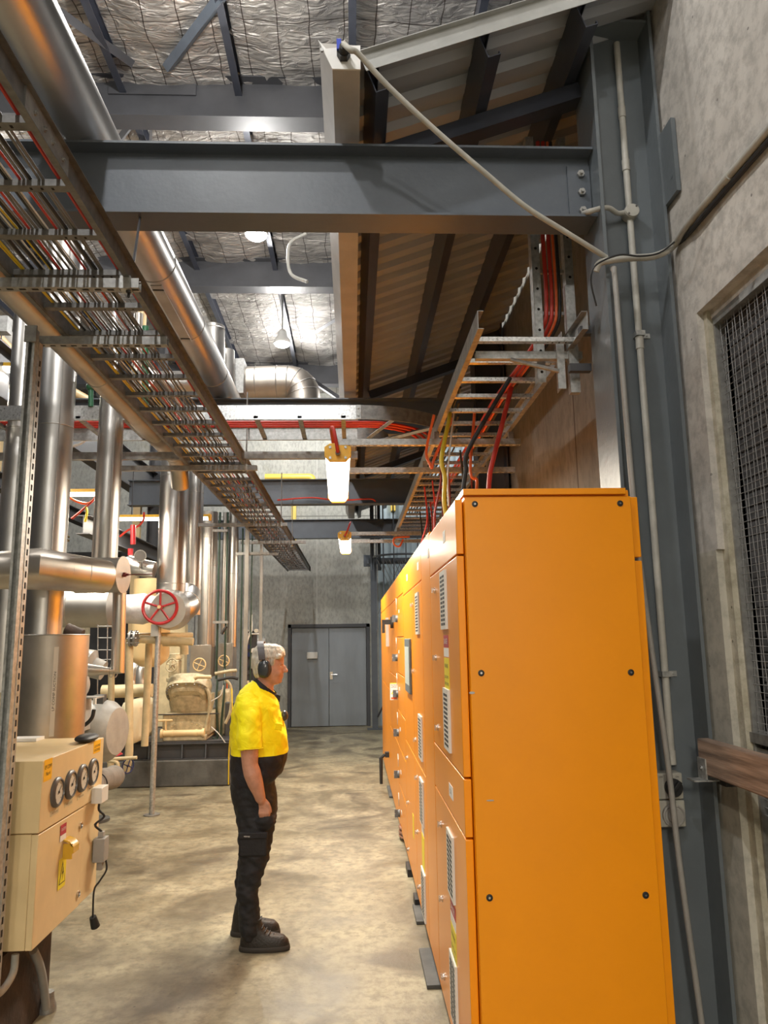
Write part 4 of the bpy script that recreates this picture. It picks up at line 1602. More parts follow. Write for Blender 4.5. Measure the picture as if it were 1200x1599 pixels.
# ---- caged ladder / platform at the far right
t = thing('caged_ladder', 'grey steel caged ladder and post beside the far double door', 'ladder', (.5, 15.6, 0))
px_ = P(583, 1135, 15.7)
x_ = .44
MB().box((x_ - .06, 15.62, .02), (x_ + .06, 15.74, 3.45)).build('post', 'steel_paint', t)
MB().box((x_ - .16, 15.55, .001), (x_ + .16, 15.80, .02)).build('base_plate', 'steel_paint', t)
MB().box((x_ - .20, 15.9, 3.35), (x_ + .0, 15.94, 3.6)).box((x_ - .15, 15.60, 3.38), (x_ + .9, 15.76, 3.50)).build('platform_frame', 'steel_paint', t)
MB().tube([(x_ + .05, 15.6, .25), (x_ + .45, 15.6, 1.0), (x_ + .7, 15.6, 2.6)], .02, 6).build('brace', 'steel_dark', t)


def hoop(z, cx=1.05, cy=15.0, r=.62):
    return MB().tube([(cx + r * math.cos(a_ * math.pi / 12), cy - r * .9 * math.sin(a_ * math.pi / 12), z) for a_ in range(-2, 15)], .022, 6)


for z in (3.45, 4.6):
    hoop(z).build('hoop', 'steel_paint', t)
for k in range(9):
    a_ = k * math.pi / 8
    x2, y2 = 1.05 + .62 * math.cos(a_), 15.0 - .56 * math.sin(a_)
    MB().box((x2 - .012, y2 - .008, 2.0), (x2 + .012, y2 + .008, 4.9)).build('cage_bar', 'steel_paint', t)
m = MB()
for k in range(14):
    m.tube([(.5 + k * .08, 14.95, 2.3), (.5 + k * .08 + .5, 14.95, 3.4)], .006, 4)
    m.tube([(.5 + k * .08 + .5, 14.95, 2.3), (.5 + k * .08, 14.95, 3.4)], .006, 4)
m.build('mesh_panel', 'galv_dull', t)
for k, x2 in enumerate((.40, .55)):
    o = MB().cyl((x2, 15.2, 3.2), (x2, 15.2, 4.75), .035, n=10).build('handrail_post', 'steel_paint')
    tag(o, ['left', 'right'][k] + ' handrail post above the caged ladder', 'handrail')
# cream pipe stub + beam stuff by the far wall
o = MB().tube(bend_path([(-1.9, 16.0, 5.35), (-.85, 16.0, 5.35), (-.85, 16.0, 5.1), (-.85, 16.25, 5.05)], .1), .07, 10).build('yellow_gas_pipe', 'yellow_paint')
tag(o, 'yellow pipe elbowing down above the far beams', 'pipe')
for px, y0_, y1_ in ((457, 825, 780), (613, 700, 640)):
    p = P(px, y0_ - 10, 16.1)
o = MB().box((-1.33, 16.15, 3.8), (-1.23, 16.25, 5.0)).build('yellow_post', 'yellow_paint')
tag(o, 'short yellow upright on the far wall behind the ladder', 'post')
o = MB().box((.86, 16.1, 4.6), (.96, 16.31, 5.9)).build('yellow_post', 'yellow_paint')
tag(o, 'short yellow upright beyond the caged ladder', 'post')
o = MB().lathe((-1.02, 6.4, 3.42), (0, 0, 1), [(-.12, .085), (.03, .085), (.05, .07), (.14, .03), (.15, .005)], 20)
o.mi = 0
o = o.build('beacon_lamp', ['wrap'])
tag(o, 'white domed beacon above the far end of the left ladder', 'beacon')

# ================================================================== PIPEWORK ON THE LEFT


def clad(name, label, pts, r, m='clad', seams=(), cat='pipe', rb=None, n=28, strip=True):
    """clad pipe: skin plus rolled joint rings at the given fractions"""
    pts = [V(p) for p in pts]
    path = bend_path(pts, rb, 7) if rb and len(pts) > 2 else pts
    t = thing(name, label, cat, path[0])
    MB().tube(path, r, n).build('cladding', m, t, ang=50)
    L_ = [0]
    for i in range(1, len(path)):
        L_.append(L_[-1] + (path[i] - path[i - 1]).length)
    for s_ in seams:
        d_ = s_ * L_[-1]
        for i in range(1, len(path)):
            if L_[i] >= d_:
                q = (d_ - L_[i - 1]) / max(1e-6, L_[i] - L_[i - 1])
                c = path[i - 1].lerp(path[i], q)
                ax = (path[i] - path[i - 1]).normalized()
                MB().torus(c, ax, r + .0005, max(.003, r * .028), 36, 6).build('joint_band', 'clad_dull', t)
                break
    return t


# big header over the beam
BX, BZ, BR = -1.335, 4.355, .147
tb = clad('clad_header_pipe', 'big silver clad pipe running over the front beam towards the far lamps', [(BX, .5, BZ), (BX, 8.45, BZ)], BR, 'clad', (.22, .43, .535, .66, .80, .9))
p = PX(268, 500, BX - .09)
pl = MB().box((BX - .03, 4.8, BZ - BR - .004), (BX + .045, 5.75, BZ - BR + .012)).build('name_label', 'clad_copper', tb)
text('WET SUCT RETURN', (BX + .005, 5.28, BZ - BR - .0045), (0, -1, 0), (1, 0, 0), .045, 'ink', tb, 'lettering', .62)
for yy in (4.86, 5.70):
    MB().box((BX - .03, yy - .008, BZ - BR - .007), (BX + .045, yy + .008, BZ - BR - .003)).build('label_strap', 'ink', tb)
# T-piece and far elbow
q0 = P(345, 570, 8.2)
t = clad('clad_tee_pipe', 'wide clad stub rising behind the big header pipe', [P(334, 640, 7.9), P(334, 510, 7.9)], .12, 'clad_dull', (.3, .55, .96))
t = clad('clad_tee_pipe', 'clad branch dropping behind the header pipe, left of the square box', [P(354, 650, 8.45), P(353, 548, 8.45)], .10, 'clad_dull', (.4,))
a, b_ = P(364, 557, 8.55), P(386, 626, 8.9)
o = MB().box((a.x, 8.6, b_.z), (b_.x, 8.95, a.z)).build('clad_valve_box', 'galv_dull', bevel=.004)
tag(o, 'square sheet metal valve box on the overhead clad pipe', 'box')
YE = 9.0
t = clad('clad_elbow_pipe', 'bright clad pipe and segmented elbow overhead left of the duct', [P(384, 599, 8.95), P(474, 597, 8.95), P(474, 652, 8.95)], .215, 'clad_copper', (.12, .36, .48, .56, .64, .72), rb=.42)

# pipe beside the tray
PXX, PZZ, PR = -1.60, 3.475, .083
t1 = clad('clad_pipe', 'copper tinted clad pipe running beside the left cable ladder', [(PXX, .3, PZZ), (PXX, 6.75, PZZ), (PXX - .02, 6.95, PZZ - .22)], PR, 'clad_copper', (.3, .52, .63, .83, .93), rb=.16)
# far clad pipe (upper left behind the tray)
t = clad('clad_pipe', 'clad pipe passing behind the left ladder near the green valve', [P(210, 600, 7.0), P(320, 600, 7.2)], .13, 'clad', (.5,))
t = clad('clad_pipe', 'clad pipe end behind the ladder, sloping down', [P(225, 590, 6.6), P(300, 640, 7.5)], .11, 'clad', (.3, .6))
t = clad('clad_riser', 'tall silver clad riser at upper left rising past the ladder', [P(95, 925, 5.35), P(92, 340, 5.35)], .155, 'clad', ())
for py in (668,):
    p = P(93, 668, 5.35)
    MB().torus((p.x, p.y, p.z), (0, 0, 1), .156, .003).build('joint_band', 'clad_dull', t)
t.name = 'clad_riser'
vx = P(95, 925, 5.35)


def riser(px, pyb, pyt, Y, wpx, label, m='clad', seams=(), r=None):
    b0 = P(px, pyb, Y)
    t0 = P(px, pyt, Y)
    rr = r or S(wpx, Y) / 2
    t = thing('clad_riser', label, 'pipe', (b0.x, Y, b0.z))
    MB().cyl((b0.x, Y, b0.z), (b0.x, Y, t0.z), rr, n=30).build('cladding', m, t)
    for s_ in seams:
        p = P(px, s_, Y)
        MB().torus((b0.x, Y, p.z), (0, 0, 1), rr + .0005, .003).build('joint_band', 'clad_dull', t)
    MB().box((b0.x + rr * .55, Y - rr * .86, b0.z), (b0.x + rr * .55 + .004, Y - rr * .82, t0.z)).build('lap_seam', 'clad_dull', t)
    return t


def drop_obj(t):
    for c in list(t.children):
        bpy.data.objects.remove(c)
    bpy.data.objects.remove(t)


drop_obj(t)
# second big riser, left edge
riser(65, 1005, 380, 5.35, 55, 'tall silver clad riser left of the slotted post, above the clad tank', 'clad', (500, 668))
riser(3, 1080, 440, 5.9, 42, 'clad riser at the left edge behind the slotted post', 'clad', (671,))
riser(163, 880, 600, 5.6, 38, 'slim clad riser dropping from the copper pipe to the clad drum', 'clad', ())
riser(266, 960, 722, 8.9, 44, 'left of the twin clad risers above the red handwheel', 'clad', (745, 912))
riser(300, 960, 735, 9.3, 26, 'right of the twin clad risers above the red handwheel', 'clad', (770, 930))
riser(322, 1010, 800, 10.6, 27, 'dull clad riser above the left square valve box', 'clad_dull', (883, 840))
riser(362, 1010, 780, 10.8, 15, 'narrow clad riser above the right square valve box', 'clad', (896,))
riser(348, 990, 800, 10.7, 6, 'thin rough clad tube between the green pipes', 'clad_dull')
# thin painted uprights
for px, yb, yt_, Y, wpx, m_, lb in ((338, 1060, 800, 10.5, 3.2, 'dark_green', 'dark green pipe left of the narrow clad riser'),
                                    (351, 1050, 800, 10.5, 3.2, 'dark_green', 'dark green pipe in front of the narrow clad riser'),
                                    (375, 1080, 825, 10.6, 2.6, 'dark_green', 'dark green pipe left of the grey strut upright'),
                                    (384, 1010, 825, 10.6, 2.8, 'dark_green', 'dark green pipe right of the grey strut upright'),
                                    (392, 985, 835, 11.0, 2.2, 'dark_green', 'thin dark green pipe above the gauge board'),
                                    (356, 1000, 820, 11.2, 2.2, 'orange_cable', 'slim copper line beside the clad risers'),
                                    (324, 1006, 850, 10.3, 3.0, 'clad_copper', 'copper line in front of the dull clad riser')):
    b0, t0 = P(px, yb, Y), P(px, yt_, Y)
    o = MB().cyl((b0.x, Y, b0.z if px < 352 else .56), (b0.x, Y, t0.z), S(wpx, Y) / 2, n=10).build('thin_pipe', m_)
    tag(o, lb, 'pipe')
for px, yb, yt_, Y, wpx, lb in ((379.5, 1230, 822, 10.3, 6, 'grey strut upright behind the person'), (406, 1060, 848, 11.2, 4.5, 'brown grey strut upright above the person')):
    b0, t0 = P(px, yb, Y), P(px, yt_, Y)
    o = MB().box((b0.x - S(wpx, Y) / 2, Y, max(0, b0.z)), (b0.x + S(wpx, Y) / 2, Y + .04, t0.z)).build('strut_upright', 'clad_dull')
    tag(o, lb, 'post')
for px0, px1, py, Y, lb in ((333, 356, 829, 10.45, 'upper clamp bar on the green pipes'), (333, 356, 972, 10.45, 'lower clamp bar on the green pipes'), (368, 420, 865, 10.34, 'cross strut behind the ladder end above the person'), (385, 435, 866, 11.22, 'thin rail along the far wall at ladder height')):
    a, b_ = P(px0, py, Y), P(px1, py, Y)
    o = MB().box((a.x, Y - .02, a.z - .015), (b_.x, Y + .02, a.z + .02)).build('clamp_bar', 'galv_dull')
    tag(o, lb, 'bracket')
# flue of the twin risers: elbow and valve
t = clad('clad_elbow_pipe', 'silver clad elbow at the foot of the twin risers behind the handwheel', [P(268, 935, 8.9), P(268, 952, 8.9), P(262, 953, 8.3)], S(50, 8.9) / 2, 'clad', (.5,))
t = clad('clad_elbow_pipe', 'silver clad elbow end right of the red handwheel', [P(292, 930, 9.2), P(290, 950, 8.9), P(255, 951, 8.55)], S(44, 8.9) / 2, 'clad', (.35,), rb=.2)
# white wrapped valve left of the wheel
m = MB().lathe(P(196, 951, 8.5), (1, 0, 0), [(0, .16), (.10, .165), (.20, .175), (.28, .15), (.36, .13), (.45, .15), (.55, .17)], 24)
o = m.build('wrapped_valve', 'wrap')
tag(o, 'foil wrapped valve body left of the red handwheel', 'valve')
t = clad('clad_duct', 'large horizontal clad vessel behind the slim riser', [P(60, 948, 8.2), P(176, 948, 8.2)], S(62, 8.2) / 2, 'clad_dull', (.45,), cat='pipe')
# red handwheel on its pole
hp = P(250, 948, 8.2)
t = thing('handwheel', 'large red valve handwheel in front of the twin clad risers', 'handwheel', hp)
m = MB()
handwheel(m, (0, 0, 0), (.25, -1, 0), S(25, 8.2), .017, 5, .03)
for v in m.bm.verts:
    v.co += hp
m.build('wheel', 'red_paint', t)
MB().cyl(hp + V((.0, -.04, 0)), hp + V((.02, .30, 0)), .016, n=12).build('spindle', 'bolt', t)
MB().cyl(hp + V((.0, -.05, 0)), hp + V((.0, -.03, 0)), .02, n=6).build('nut', 'cream', t)
# pipe stand pole
f0 = PZ(237, 1273, 0)
tp = P(246, 975, f0.y)
t = thing('pipe_stand', 'slim silver stand pole on a round floor plate below the red handwheel', 'stand', (f0.x, f0.y, 0))
MB().cyl((f0.x, f0.y, .012), (f0.x, f0.y, tp.z), .030, n=18).build('pole', 'galv', t)
MB().cyl((f0.x, f0.y, .001), (f0.x, f0.y, .012), .085, n=24).build('base_plate', 'galv_dull', t)
MB().box((f0.x - .07, f0.y - .05, tp.z - .13), (f0.x + .01, f0.y + .05, tp.z)).build('clamp', 'grey_machine', t)

# horizontal clad pipe and drum near the tank
t = clad('clad_pipe', 'warm lit horizontal clad pipe in front of the clad risers at left', [P(-40, 892, 5.0), P(60, 888, 4.95), P(165, 901, 5.35)], S(54, 5.0) / 2, 'clad_copper', (.45, .56, .66, .80))
MB()
dz = P(150, 900, 5.55)
m = MB().lathe(P(120, 899, 5.5), (1, -.10, 0), [(0, S(27, 5.5)), (S(72, 5.5), S(27, 5.5))], 32)
t = thing('clad_drum', 'short clad drum with a flat round end and dark plug', 'drum', P(120, 899, 5.5))
m.build('drum_shell', 'clad_dull', t)
e = P(120, 899, 5.5) + V((1, -.10, 0)).normalized() * S(72, 5.5)
MB().cyl(e, e + V((.006, -.0006, 0)), S(28.5, 5.5), n=32).build('end_disc', 'clad_copper', t)
MB().hexnut(e + V((.006, 0, 0)), (1, -.1, 0), .018, .02).cyl(e, e + V((.22, -.03, .0)), .004, n=6).build('plug', 'dark_red', t)
t = clad('clad_pipe', 'slim clad drop pipe turning to the left below the clad drum', [P(187, 925, 5.6), P(184, 1047, 5.6), P(132, 1046, 5.6)], S(20, 5.6) / 2, 'clad', (.72, .76))
# clad tank
p0 = P(72, 1165, 5.1)
p1 = P(76, 992, 5.1)
t = thing('clad_tank', 'wide copper toned clad tank behind the gauge cabinet', 'tank', p0)
rr = S(104, 5.1) / 2
MB().cyl((p0.x - .0, 5.1, p0.z), (p0.x - .0, 5.1, p1.z), rr, n=40).build('tank_shell', 'clad_copper', t)
MB().torus((p0.x, 5.1, p1.z), (0, 0, 1), rr, .004, 40).build('top_rim', 'clad_dull', t)
MB().torus((p0.x, 5.1, p0.z), (0, 0, 1), rr, .004, 40).build('bottom_rim', 'clad_dull', t)
ang0 = R(-62)
c = V((p0.x + (rr + .002) * math.cos(ang0), 5.1 + (rr + .002) * math.sin(ang0), 0))
rgt = V((-math.sin(ang0), math.cos(ang0), 0))
zz0, zz1 = P(90, 1150, 4.9).z, P(90, 1010, 4.9).z
m = MB().box((-.014, -.001, zz0), (.014, .001, zz1))
bmesh.ops.rotate(m.bm, verts=m.bm.verts, cent=(0, 0, 0), matrix=Matrix.Rotation(ang0 + math.pi / 2, 3, 'Z'))
for v in m.bm.verts:
    v.co += V((c.x, c.y, 0))
m.build('label_strip', 'paper', t)
text('LP COMP SUCTION', V((c.x, c.y, (zz0 + zz1) / 2)) + V((math.cos(ang0), math.sin(ang0), 0)) * .0018, (0, 0, 1), -rgt, .014, 'ink', t, 'lettering', .24)

# ================================================================== GAUGE CABINET
GXf = -1.40
g0, g1 = 3.55, 4.38
zb_ = .49
zt2 = 1.283
zmid = PX(65, 1300, GXf).z
t = thing('gauge_cabinet', 'cream steel control cabinet with four round pressure gauges, at lower left', 'cabinet', (-1.6, 3.95, .45))
MB().box((GXf - .55, g0, zmid + .003), (GXf, g1, zt2)).build('gauge_hood', 'cream', t, bevel=.003)
MB().box((GXf - .55, g0 + .012, zb_), (GXf - .036, g1, zmid - .003)).build('body', 'cream', t, bevel=.003)
yd1 = PX(131, 1270, GXf).y
dr = MB().box((GXf - .033, g0 + .004, zb_ + .002), (GXf - .002, yd1, zmid - .004)).build('door', 'cream', t, bevel=.004)
MB().box((GXf - .033, yd1 + .006, zb_ + .002), (GXf - .006, g1, zmid - .0)).build('side_strip', 'cream', t, bevel=.003)


def gx(px, py, x=GXf):
    return PX(px, py, x)


for px, py in ((87.5, 1237), (108.5, 1225), (127, 1215), (143.5, 1205)):
    p = gx(px, py)
    gt = MB().lathe(p, (1, 0, 0), [(0, .069), (.010, .069), (.018, .062), (.020, .055), (.012, .053), (.012, .001)], 32)
    g_ = gt.build('pressure_gauge', 'gauge_rim', t)
    MB().cyl(p + V((.0122, 0, 0)), p + V((.0128, 0, 0)), .052, n=32).build('dial', 'gauge_face', g_)
    nd = MB().cyl(p + V((.013, 0, 0)), p + V((.017, 0, 0)), .006, n=12)
    nd.prism([(-.012, -.002), (.036, -.0008), (.036, .0008), (-.012, .002)], p + V((.014, 0, 0)), V((0, .7, .7)), V((0, -.7, .7)), (.001, 0, 0))
    nd.build('needle', 'ink', g_)
    for k in range(11):
        a_ = R(-45 + 27 * k)
        q = p + V((.013, .041 * math.cos(a_), .041 * math.sin(a_)))
        if k % 2 == 0:
            MB().box(q - V((0, .002, .002)), q + V((.0006, .002, .002))).build('dial_mark', 'ink', g_)
for px, py in ((85, 1268), (107, 1254), (126, 1243), (142, 1230)):
    p = gx(px, py)
    MB().box(p - V((0, .05, .012)), p + V((.0015, .05, .012))).build('name_plate', 'cream_old', t)
    text('PRESSURE', p + V((.002, 0, 0)), (0, 1, 0), (0, 0, 1), .008, 'ink_grey', t, 'lettering', .07)
p = gx(73, 1200) + V((0, .015, -.005))
MB().box(p - V((0, .045, .05)), p + V((.001, .045, .045))).build('yellow_sticker', 'sticker', t)
text('LP COMP', p + V((.0015, 0, .012)), (0, 1, 0), (0, 0, 1), .018, 'ink', t, 'lettering', .075)
text('No 4', p + V((.0015, 0, -.018)), (0, 1, 0), (0, 0, 1), .018, 'ink', t, 'lettering', .045)
p = gx(152, 1166)
MB().box(p - V((0, .06, .03)), p + V((.001, .05, .035))).build('yellow_sticker', 'sticker', t)
text('LOSS PUMPED', p + V((.0015, -.005, .006)), (0, 1, 0), (0, 0, 1), .013, 'ink', t, 'lettering', .09)
text('& RECOVERED', p + V((.0015, -.005, -.014)), (0, 1, 0), (0, 0, 1), .013, 'ink', t, 'lettering', .09)
p = gx(99, 1296)
MB().box(p - V((0, .036, .02)), p + V((.001, .036, .028))).build('red_label', 'label_red', t)
MB().box(p - V((0, .036, .048)), p + V((.0012, .036, -.02))).build('white_label', 'paper', t)
text('CAUTION', p + V((.0015, 0, .006)), (0, 1, 0), (0, 0, 1), .014, 'paper', t, 'lettering', .055)
p = gx(98, 1330)
m = MB()
m.prism([(-.045, -.03), (-.045, .02), (-.03, .045), (.0, .055), (.03, .045), (.05, .02), (.05, -.01), (.044, -.01), (.044, .018), (.028, .038), (0, .048), (-.028, .038), (-.040, .018), (-.040, -.03)],
        p + V((0, 0, .0)), (1, 0, 0), (0, 0, 1), (0, .075, 0))
m.box(p + V((0, .0, -.035)), p + V((.044, .006, .035)))
m.build('amber_hood', 'amber', t)
p = gx(97, 1360)
MB().box(p - V((0, .045, .075)), p + V((.0012, .045, .06))).build('yellow_warning', 'label_yellow', t)
MB().prism([(-.038, -.055), (.038, -.055), (0, .045)], p + V((.0014, 0, 0)), (0, 1, 0), (0, 0, 1), (.0006, 0, 0)).build('triangle', 'ink', t)
MB().prism([(-.030, -.050), (.030, -.050), (0, .030)], p + V((.0022, 0, 0)), (0, 1, 0), (0, 0, 1), (.0006, 0, 0)).build('triangle_field', 'label_yellow', t)
MB().prism([(.004, .02), (-.008, -.012), (0, -.010), (-.004, -.040), (.010, -.002), (.002, -.004)], p + V((.003, 0, 0)), (0, 1, 0), (0, 0, 1), (.0006, 0, 0)).build('bolt_symbol', 'ink', t)
for px, py in ((126, 1289), (122, 1396)):
    p = gx(px, py)
    MB().lathe(p, (1, 0, 0), [(0, .017), (.006, .017), (.008, .010), (.002, .008), (.002, .001)], 20).build('lock', 'chrome', t)
p = gx(148, 1240) + V((0, 0, -.0))
MB().box(p + V((.0, -.055, -.04)), p + V((.055, .055, .04))).build('switch_box', 'white_plastic', t, bevel=.003)
q = gx(149, 1327)
MB().box(q + V((0, -.045, -.055)), q + V((.06, .035, .065))).box(q + V((.015, -.02, .065)), q + V((.045, .01, .095))).box(q + V((.015, -.02, -.10)), q + V((.045, .01, -.055))).build('sensor_box', 'grey_plastic', t, bevel=.003)
MB().tube(smooth_path([p + V((.03, -.01, -.04)), p + V((.03, -.01, -.08)), p + V((.05, .02, -.12)), p + V((.02, -.03, -.15)), q + V((.03, -.005, .095))], 5), .006, 6).build('sensor_cable', 'rubber', t)
MB().tube(smooth_path([q + V((.05, .02, -.05)), q + V((.055, .03, -.11)), q + V((.03, .0, -.16)), q + V((.01, -.02, -.20)), q + V((.01, -.02, -.33))], 5), .005, 6).build('sensor_cable', 'rubber', t)
MB().cyl(q + V((.01, -.02, -.33)), q + V((.02, .0, -.385)), .018, .024, n=10).build('hanging_plug', 'rubber', t)
# pedestal and conduits
o = MB().box((-2.2, 3.45, 0), (-1.56, 4.20, .44)).box((-2.2, 3.7, .44), (-1.60, 4.3, .488)).build('pedestal', 'rust')
tag(o, 'brown stained steel pedestal under the gauge cabinet', 'pedestal')
for pts, r, m_, lb in (([PX(52, 1484, -1.52), PX(62, 1508, -1.52), PX(68, 1538, -1.525), PZ(72, 1574, .03)], .020, 'grey_plastic', 'grey conduit from under the gauge cabinet down into the floor'),
                       ([PX(24, 1490, -1.50), PX(20, 1520, -1.50), PX(2, 1548, -1.50), PX(-25, 1562, -1.50)], .016, 'conduit_grey', 'pale conduit under the gauge cabinet bending off the left edge')):
    o = MB().tube(smooth_path(pts, 6), r, 10).build('conduit', m_)
    tag(o, lb, 'conduit')
p = PZ(73, 1579, 0)
o = MB().lathe((p.x, p.y, 0), (0, 0, 1), [(0, .045), (.02, .045), (.06, .032), (.09, .030)], 20).build('floor_collar', 'galv_dull')
tag(o, 'conduit collar set in the floor beside the pedestal', 'collar')
p = P(140, 1150, 4.3)
o = MB().ball((p.x + .02, 4.2, 1.305), (.055, .11, .022), 16, 8).build('glove', 'black')
tag(o, 'black glove lying on top of the gauge cabinet', 'glove')
o = MB().box((-1.90, 4.25, 1.284), (-1.72, 4.36, 1.30)).build('paper_sheet', 'paper')
tag(o, 'white paper lying on the gauge cabinet behind the hood', 'paper')

# ================================================================== MACHINERY BEHIND
MY = 8.6
# grey motor / terminal box cluster
p = P(138, 1113, 6.6)
t = thing('motor', 'grey electric motor with a terminal box beyond the gauge cabinet', 'motor', (p.x, 6.8, .55))
MB().lathe((p.x - .42, 7.0, P(150, 1140, 7).z), (1, -.2, 0), [(0, .25), (.45, .27), (.52, .26), (.60, .20), (.62, .02)], 28).build('motor_shell', 'grey_machine', t)
MB().box(P(114, 1142, 6.5), P(144, 1088, 6.65)).build('terminal_box', 'grey_machine', t, bevel=.005)
MB().box(P(112, 1092, 6.4), P(163, 1086, 6.6)).build('terminal_lid', 'grey_machine', t)
MB().lathe(P(118, 1070, 6.5), (1, -.5, 0), [(0, S(20, 6.5)), (.05, S(20, 6.5)), (.06, S(15, 6.5)), (.075, .01)], 24).build('end_disc', 'grey_machine', t)
MB().box(P(144, 1120, 6.8), P(167, 1084, 6.9)).build('relay_box', 'plinth', t)
MB().tube(smooth_path([P(112, 1133, 6.45), P(130, 1133, 6.4), P(143, 1122, 6.4), P(147, 1108, 6.4)], 5), .016, 8).build('motor_cable', 'rubber', t)
MB().box(P(145, 1100, 6.38), P(151, 1090, 6.4)).build('tag_plate', 'paper', t)
t = thing('pump_casing', 'grey bolted pump casing behind the clad tank', 'pump', P(145, 1050, 7.4))
MB().lathe(P(125, 1035, 7.4), (1, .0, -.35), [(0, .14), (.10, .16), (.14, .10), (.24, .09)], 20).build('casing', 'grey_machine', t)
for k in range(8):
    a_ = k * math.pi / 4
    c_ = P(118, 1022, 7.25)
    MB().hexnut(c_ + V((.09 * math.cos(a_), 0, .09 * math.sin(a_))), (0, -1, 0), .012, .01).build('bolt', 'bolt', t)
MB().cyl(P(118, 1022, 7.3), P(118, 1022, 7.26), .12, n=24).build('flange', 'grey_machine', t)
o = MB().tube([P(104, 982, 6.9), P(128, 992, 6.9)], .055, 14).build('small_motor', 'rust')
tag(o, 'small brown actuator above the pump casing', 'actuator')
# ladder-like thin rods
m = MB()
for px in (152, 167):
    m.tube([P(px, 1120 if px == 152 else 1050, 7.6), P(px + 1, 975, 7.6)], .006, 6)
for py in (978, 996, 1015, 1030):
    m.tube([P(152, py, 7.6), P(176, py, 7.6)], .006, 6)
o = m.build('rod_frame', 'galv_dull')
tag(o, 'thin rod frame standing left of the slim clad drop pipe', 'frame')

# cream pipes
cream = [
    ([P(202, 998, 8.4), P(202, 1180, 8.4), P(196, 1206, 8.4)], .042, 'tall cream pipe dropping to the grey lagged elbow'),
    ([P(218, 998, 8.5), P(302, 1002, 8.5)], .045, 'horizontal cream pipe above the compressor'),
    ([P(213, 993, 8.6), P(300, 992, 9.0)], .035, 'second cream pipe just above the first one'),
    ([P(174, 1052, 8.6), P(173, 1200, 8.6)], .035, 'cream upright left of the cream jacketed vessel'),
    ([P(160, 1080, 8.9), P(238, 1078, 8.9)], .075, 'fat cream pipe lying on the jacketed vessel'),
    ([P(255, 1003, 9.2), P(288, 1003, 9.2), P(288, 1022, 9.2)], .05, 'cream elbow feeding the compressor valve'),
    ([P(233, 1005, 8.75), P(226, 1165, 8.75)], .040, 'cream upright in front of the jacketed vessel'),
]
for pts, r, lb in cream:
    o = MB().tube(bend_path(pts, r * 1.5), r, 14).build('cream_pipe', 'cream_old')
    tag(o, lb, 'pipe')
t = thing('pipe_flange', 'grey bolted flange pair on the cream pipe', 'flange', P(206, 998, 8.4))
for k, dx in enumerate((0, .05)):
    MB().cyl(P(203, 997, 8.35) + V((dx, 0, 0)), P(203, 997, 8.35) + V((dx + .022, 0, 0)), .088, n=24).build('flange_plate', 'galv_dull', t)
for k in range(8):
    a_ = k * math.pi / 4
    c_ = P(203, 997, 8.35)
    MB().cyl(c_ + V((-.015, .07 * math.cos(a_), .07 * math.sin(a_))), c_ + V((.09, .07 * math.cos(a_), .07 * math.sin(a_))), .008, n=6).build('stud', 'bolt', t)
for px, w_, y0_, y1_, lb, m_ in ((205, 11, 1000, 790, 'wide cream post behind the red flex', 'cream'), (240, 9, 1010, 790, 'cream post left of the twin clad risers', 'cream'),
                                 (6, 10, 560, 430, 'cream post at the upper left edge', 'cream'), (5, 16, 1000, 650, 'cream vessel side at the left edge', 'cream')):
    b0, t0 = P(px, y0_, 12.6), P(px, y1_, 12.6)
    hw = S(w_, 12.6) / 2
    o = MB().box((b0.x - hw, 12.6, 0), (b0.x + hw, 12.7, t0.z)).build('cream_post', m_)
    tag(o, lb, 'post')
m = MB()
pb_, pt_ = P(234, 1040, 9.5), P(234, 905, 9.5)
m.lathe((pb_.x, 9.5, pb_.z), (0, 0, 1), [(-.02, .01), (.0, .12), (.06, .20), (.12, .23), (pt_.z - pb_.z, .23)], 28)
o = m.build('cream_vessel', 'cream')
tag(o, 'upright cream vessel with a domed bottom behind the handwheel', 'vessel')
m = MB()
pb_, pt_ = P(268, 1030, 10.3), P(268, 975, 10.3)
pb_, pt_ = P(262, 1030, 11.7), P(268, 975, 11.7)
m.box((pb_.x - .2, 11.7, .56), (pb_.x + .25, 11.9, pt_.z))
o = m.build('cream_cabinet', 'cream_old')
tag(o, 'cream cabinet wall behind the compressor valve', 'cabinet')
# jacketed vessel
m = MB().box(P(183, 1165, 9.4), P(246, 1086, 10.3))
o = m.build('jacketed_vessel', 'cream_jacket', bevel=.09)
tag(o, 'cream fabric jacketed motor left of the compressor', 'motor')
o = MB().torus(P(206, 1066, 8.9), (0, 1, 0), .024, .007, 16, 6).cyl(P(206, 1068, 8.9), P(206, 1074, 8.9), .01).build('lifting_eye', 'paper')
tag(o, 'pale lifting eye on top of the fat cream pipe', 'eye bolt')
for px in (207, 221):
    o = MB().lathe(P(px, 1073, 9.9), (0, 0, 1), [(0, .10), (.22, .10), (.30, .05), (.32, .01)], 18).build('small_clad_bottle', 'clad')
    tag(o, 'small clad bottle standing behind the fat cream pipe, ' + ('left one' if px == 207 else 'right one'), 'bottle')

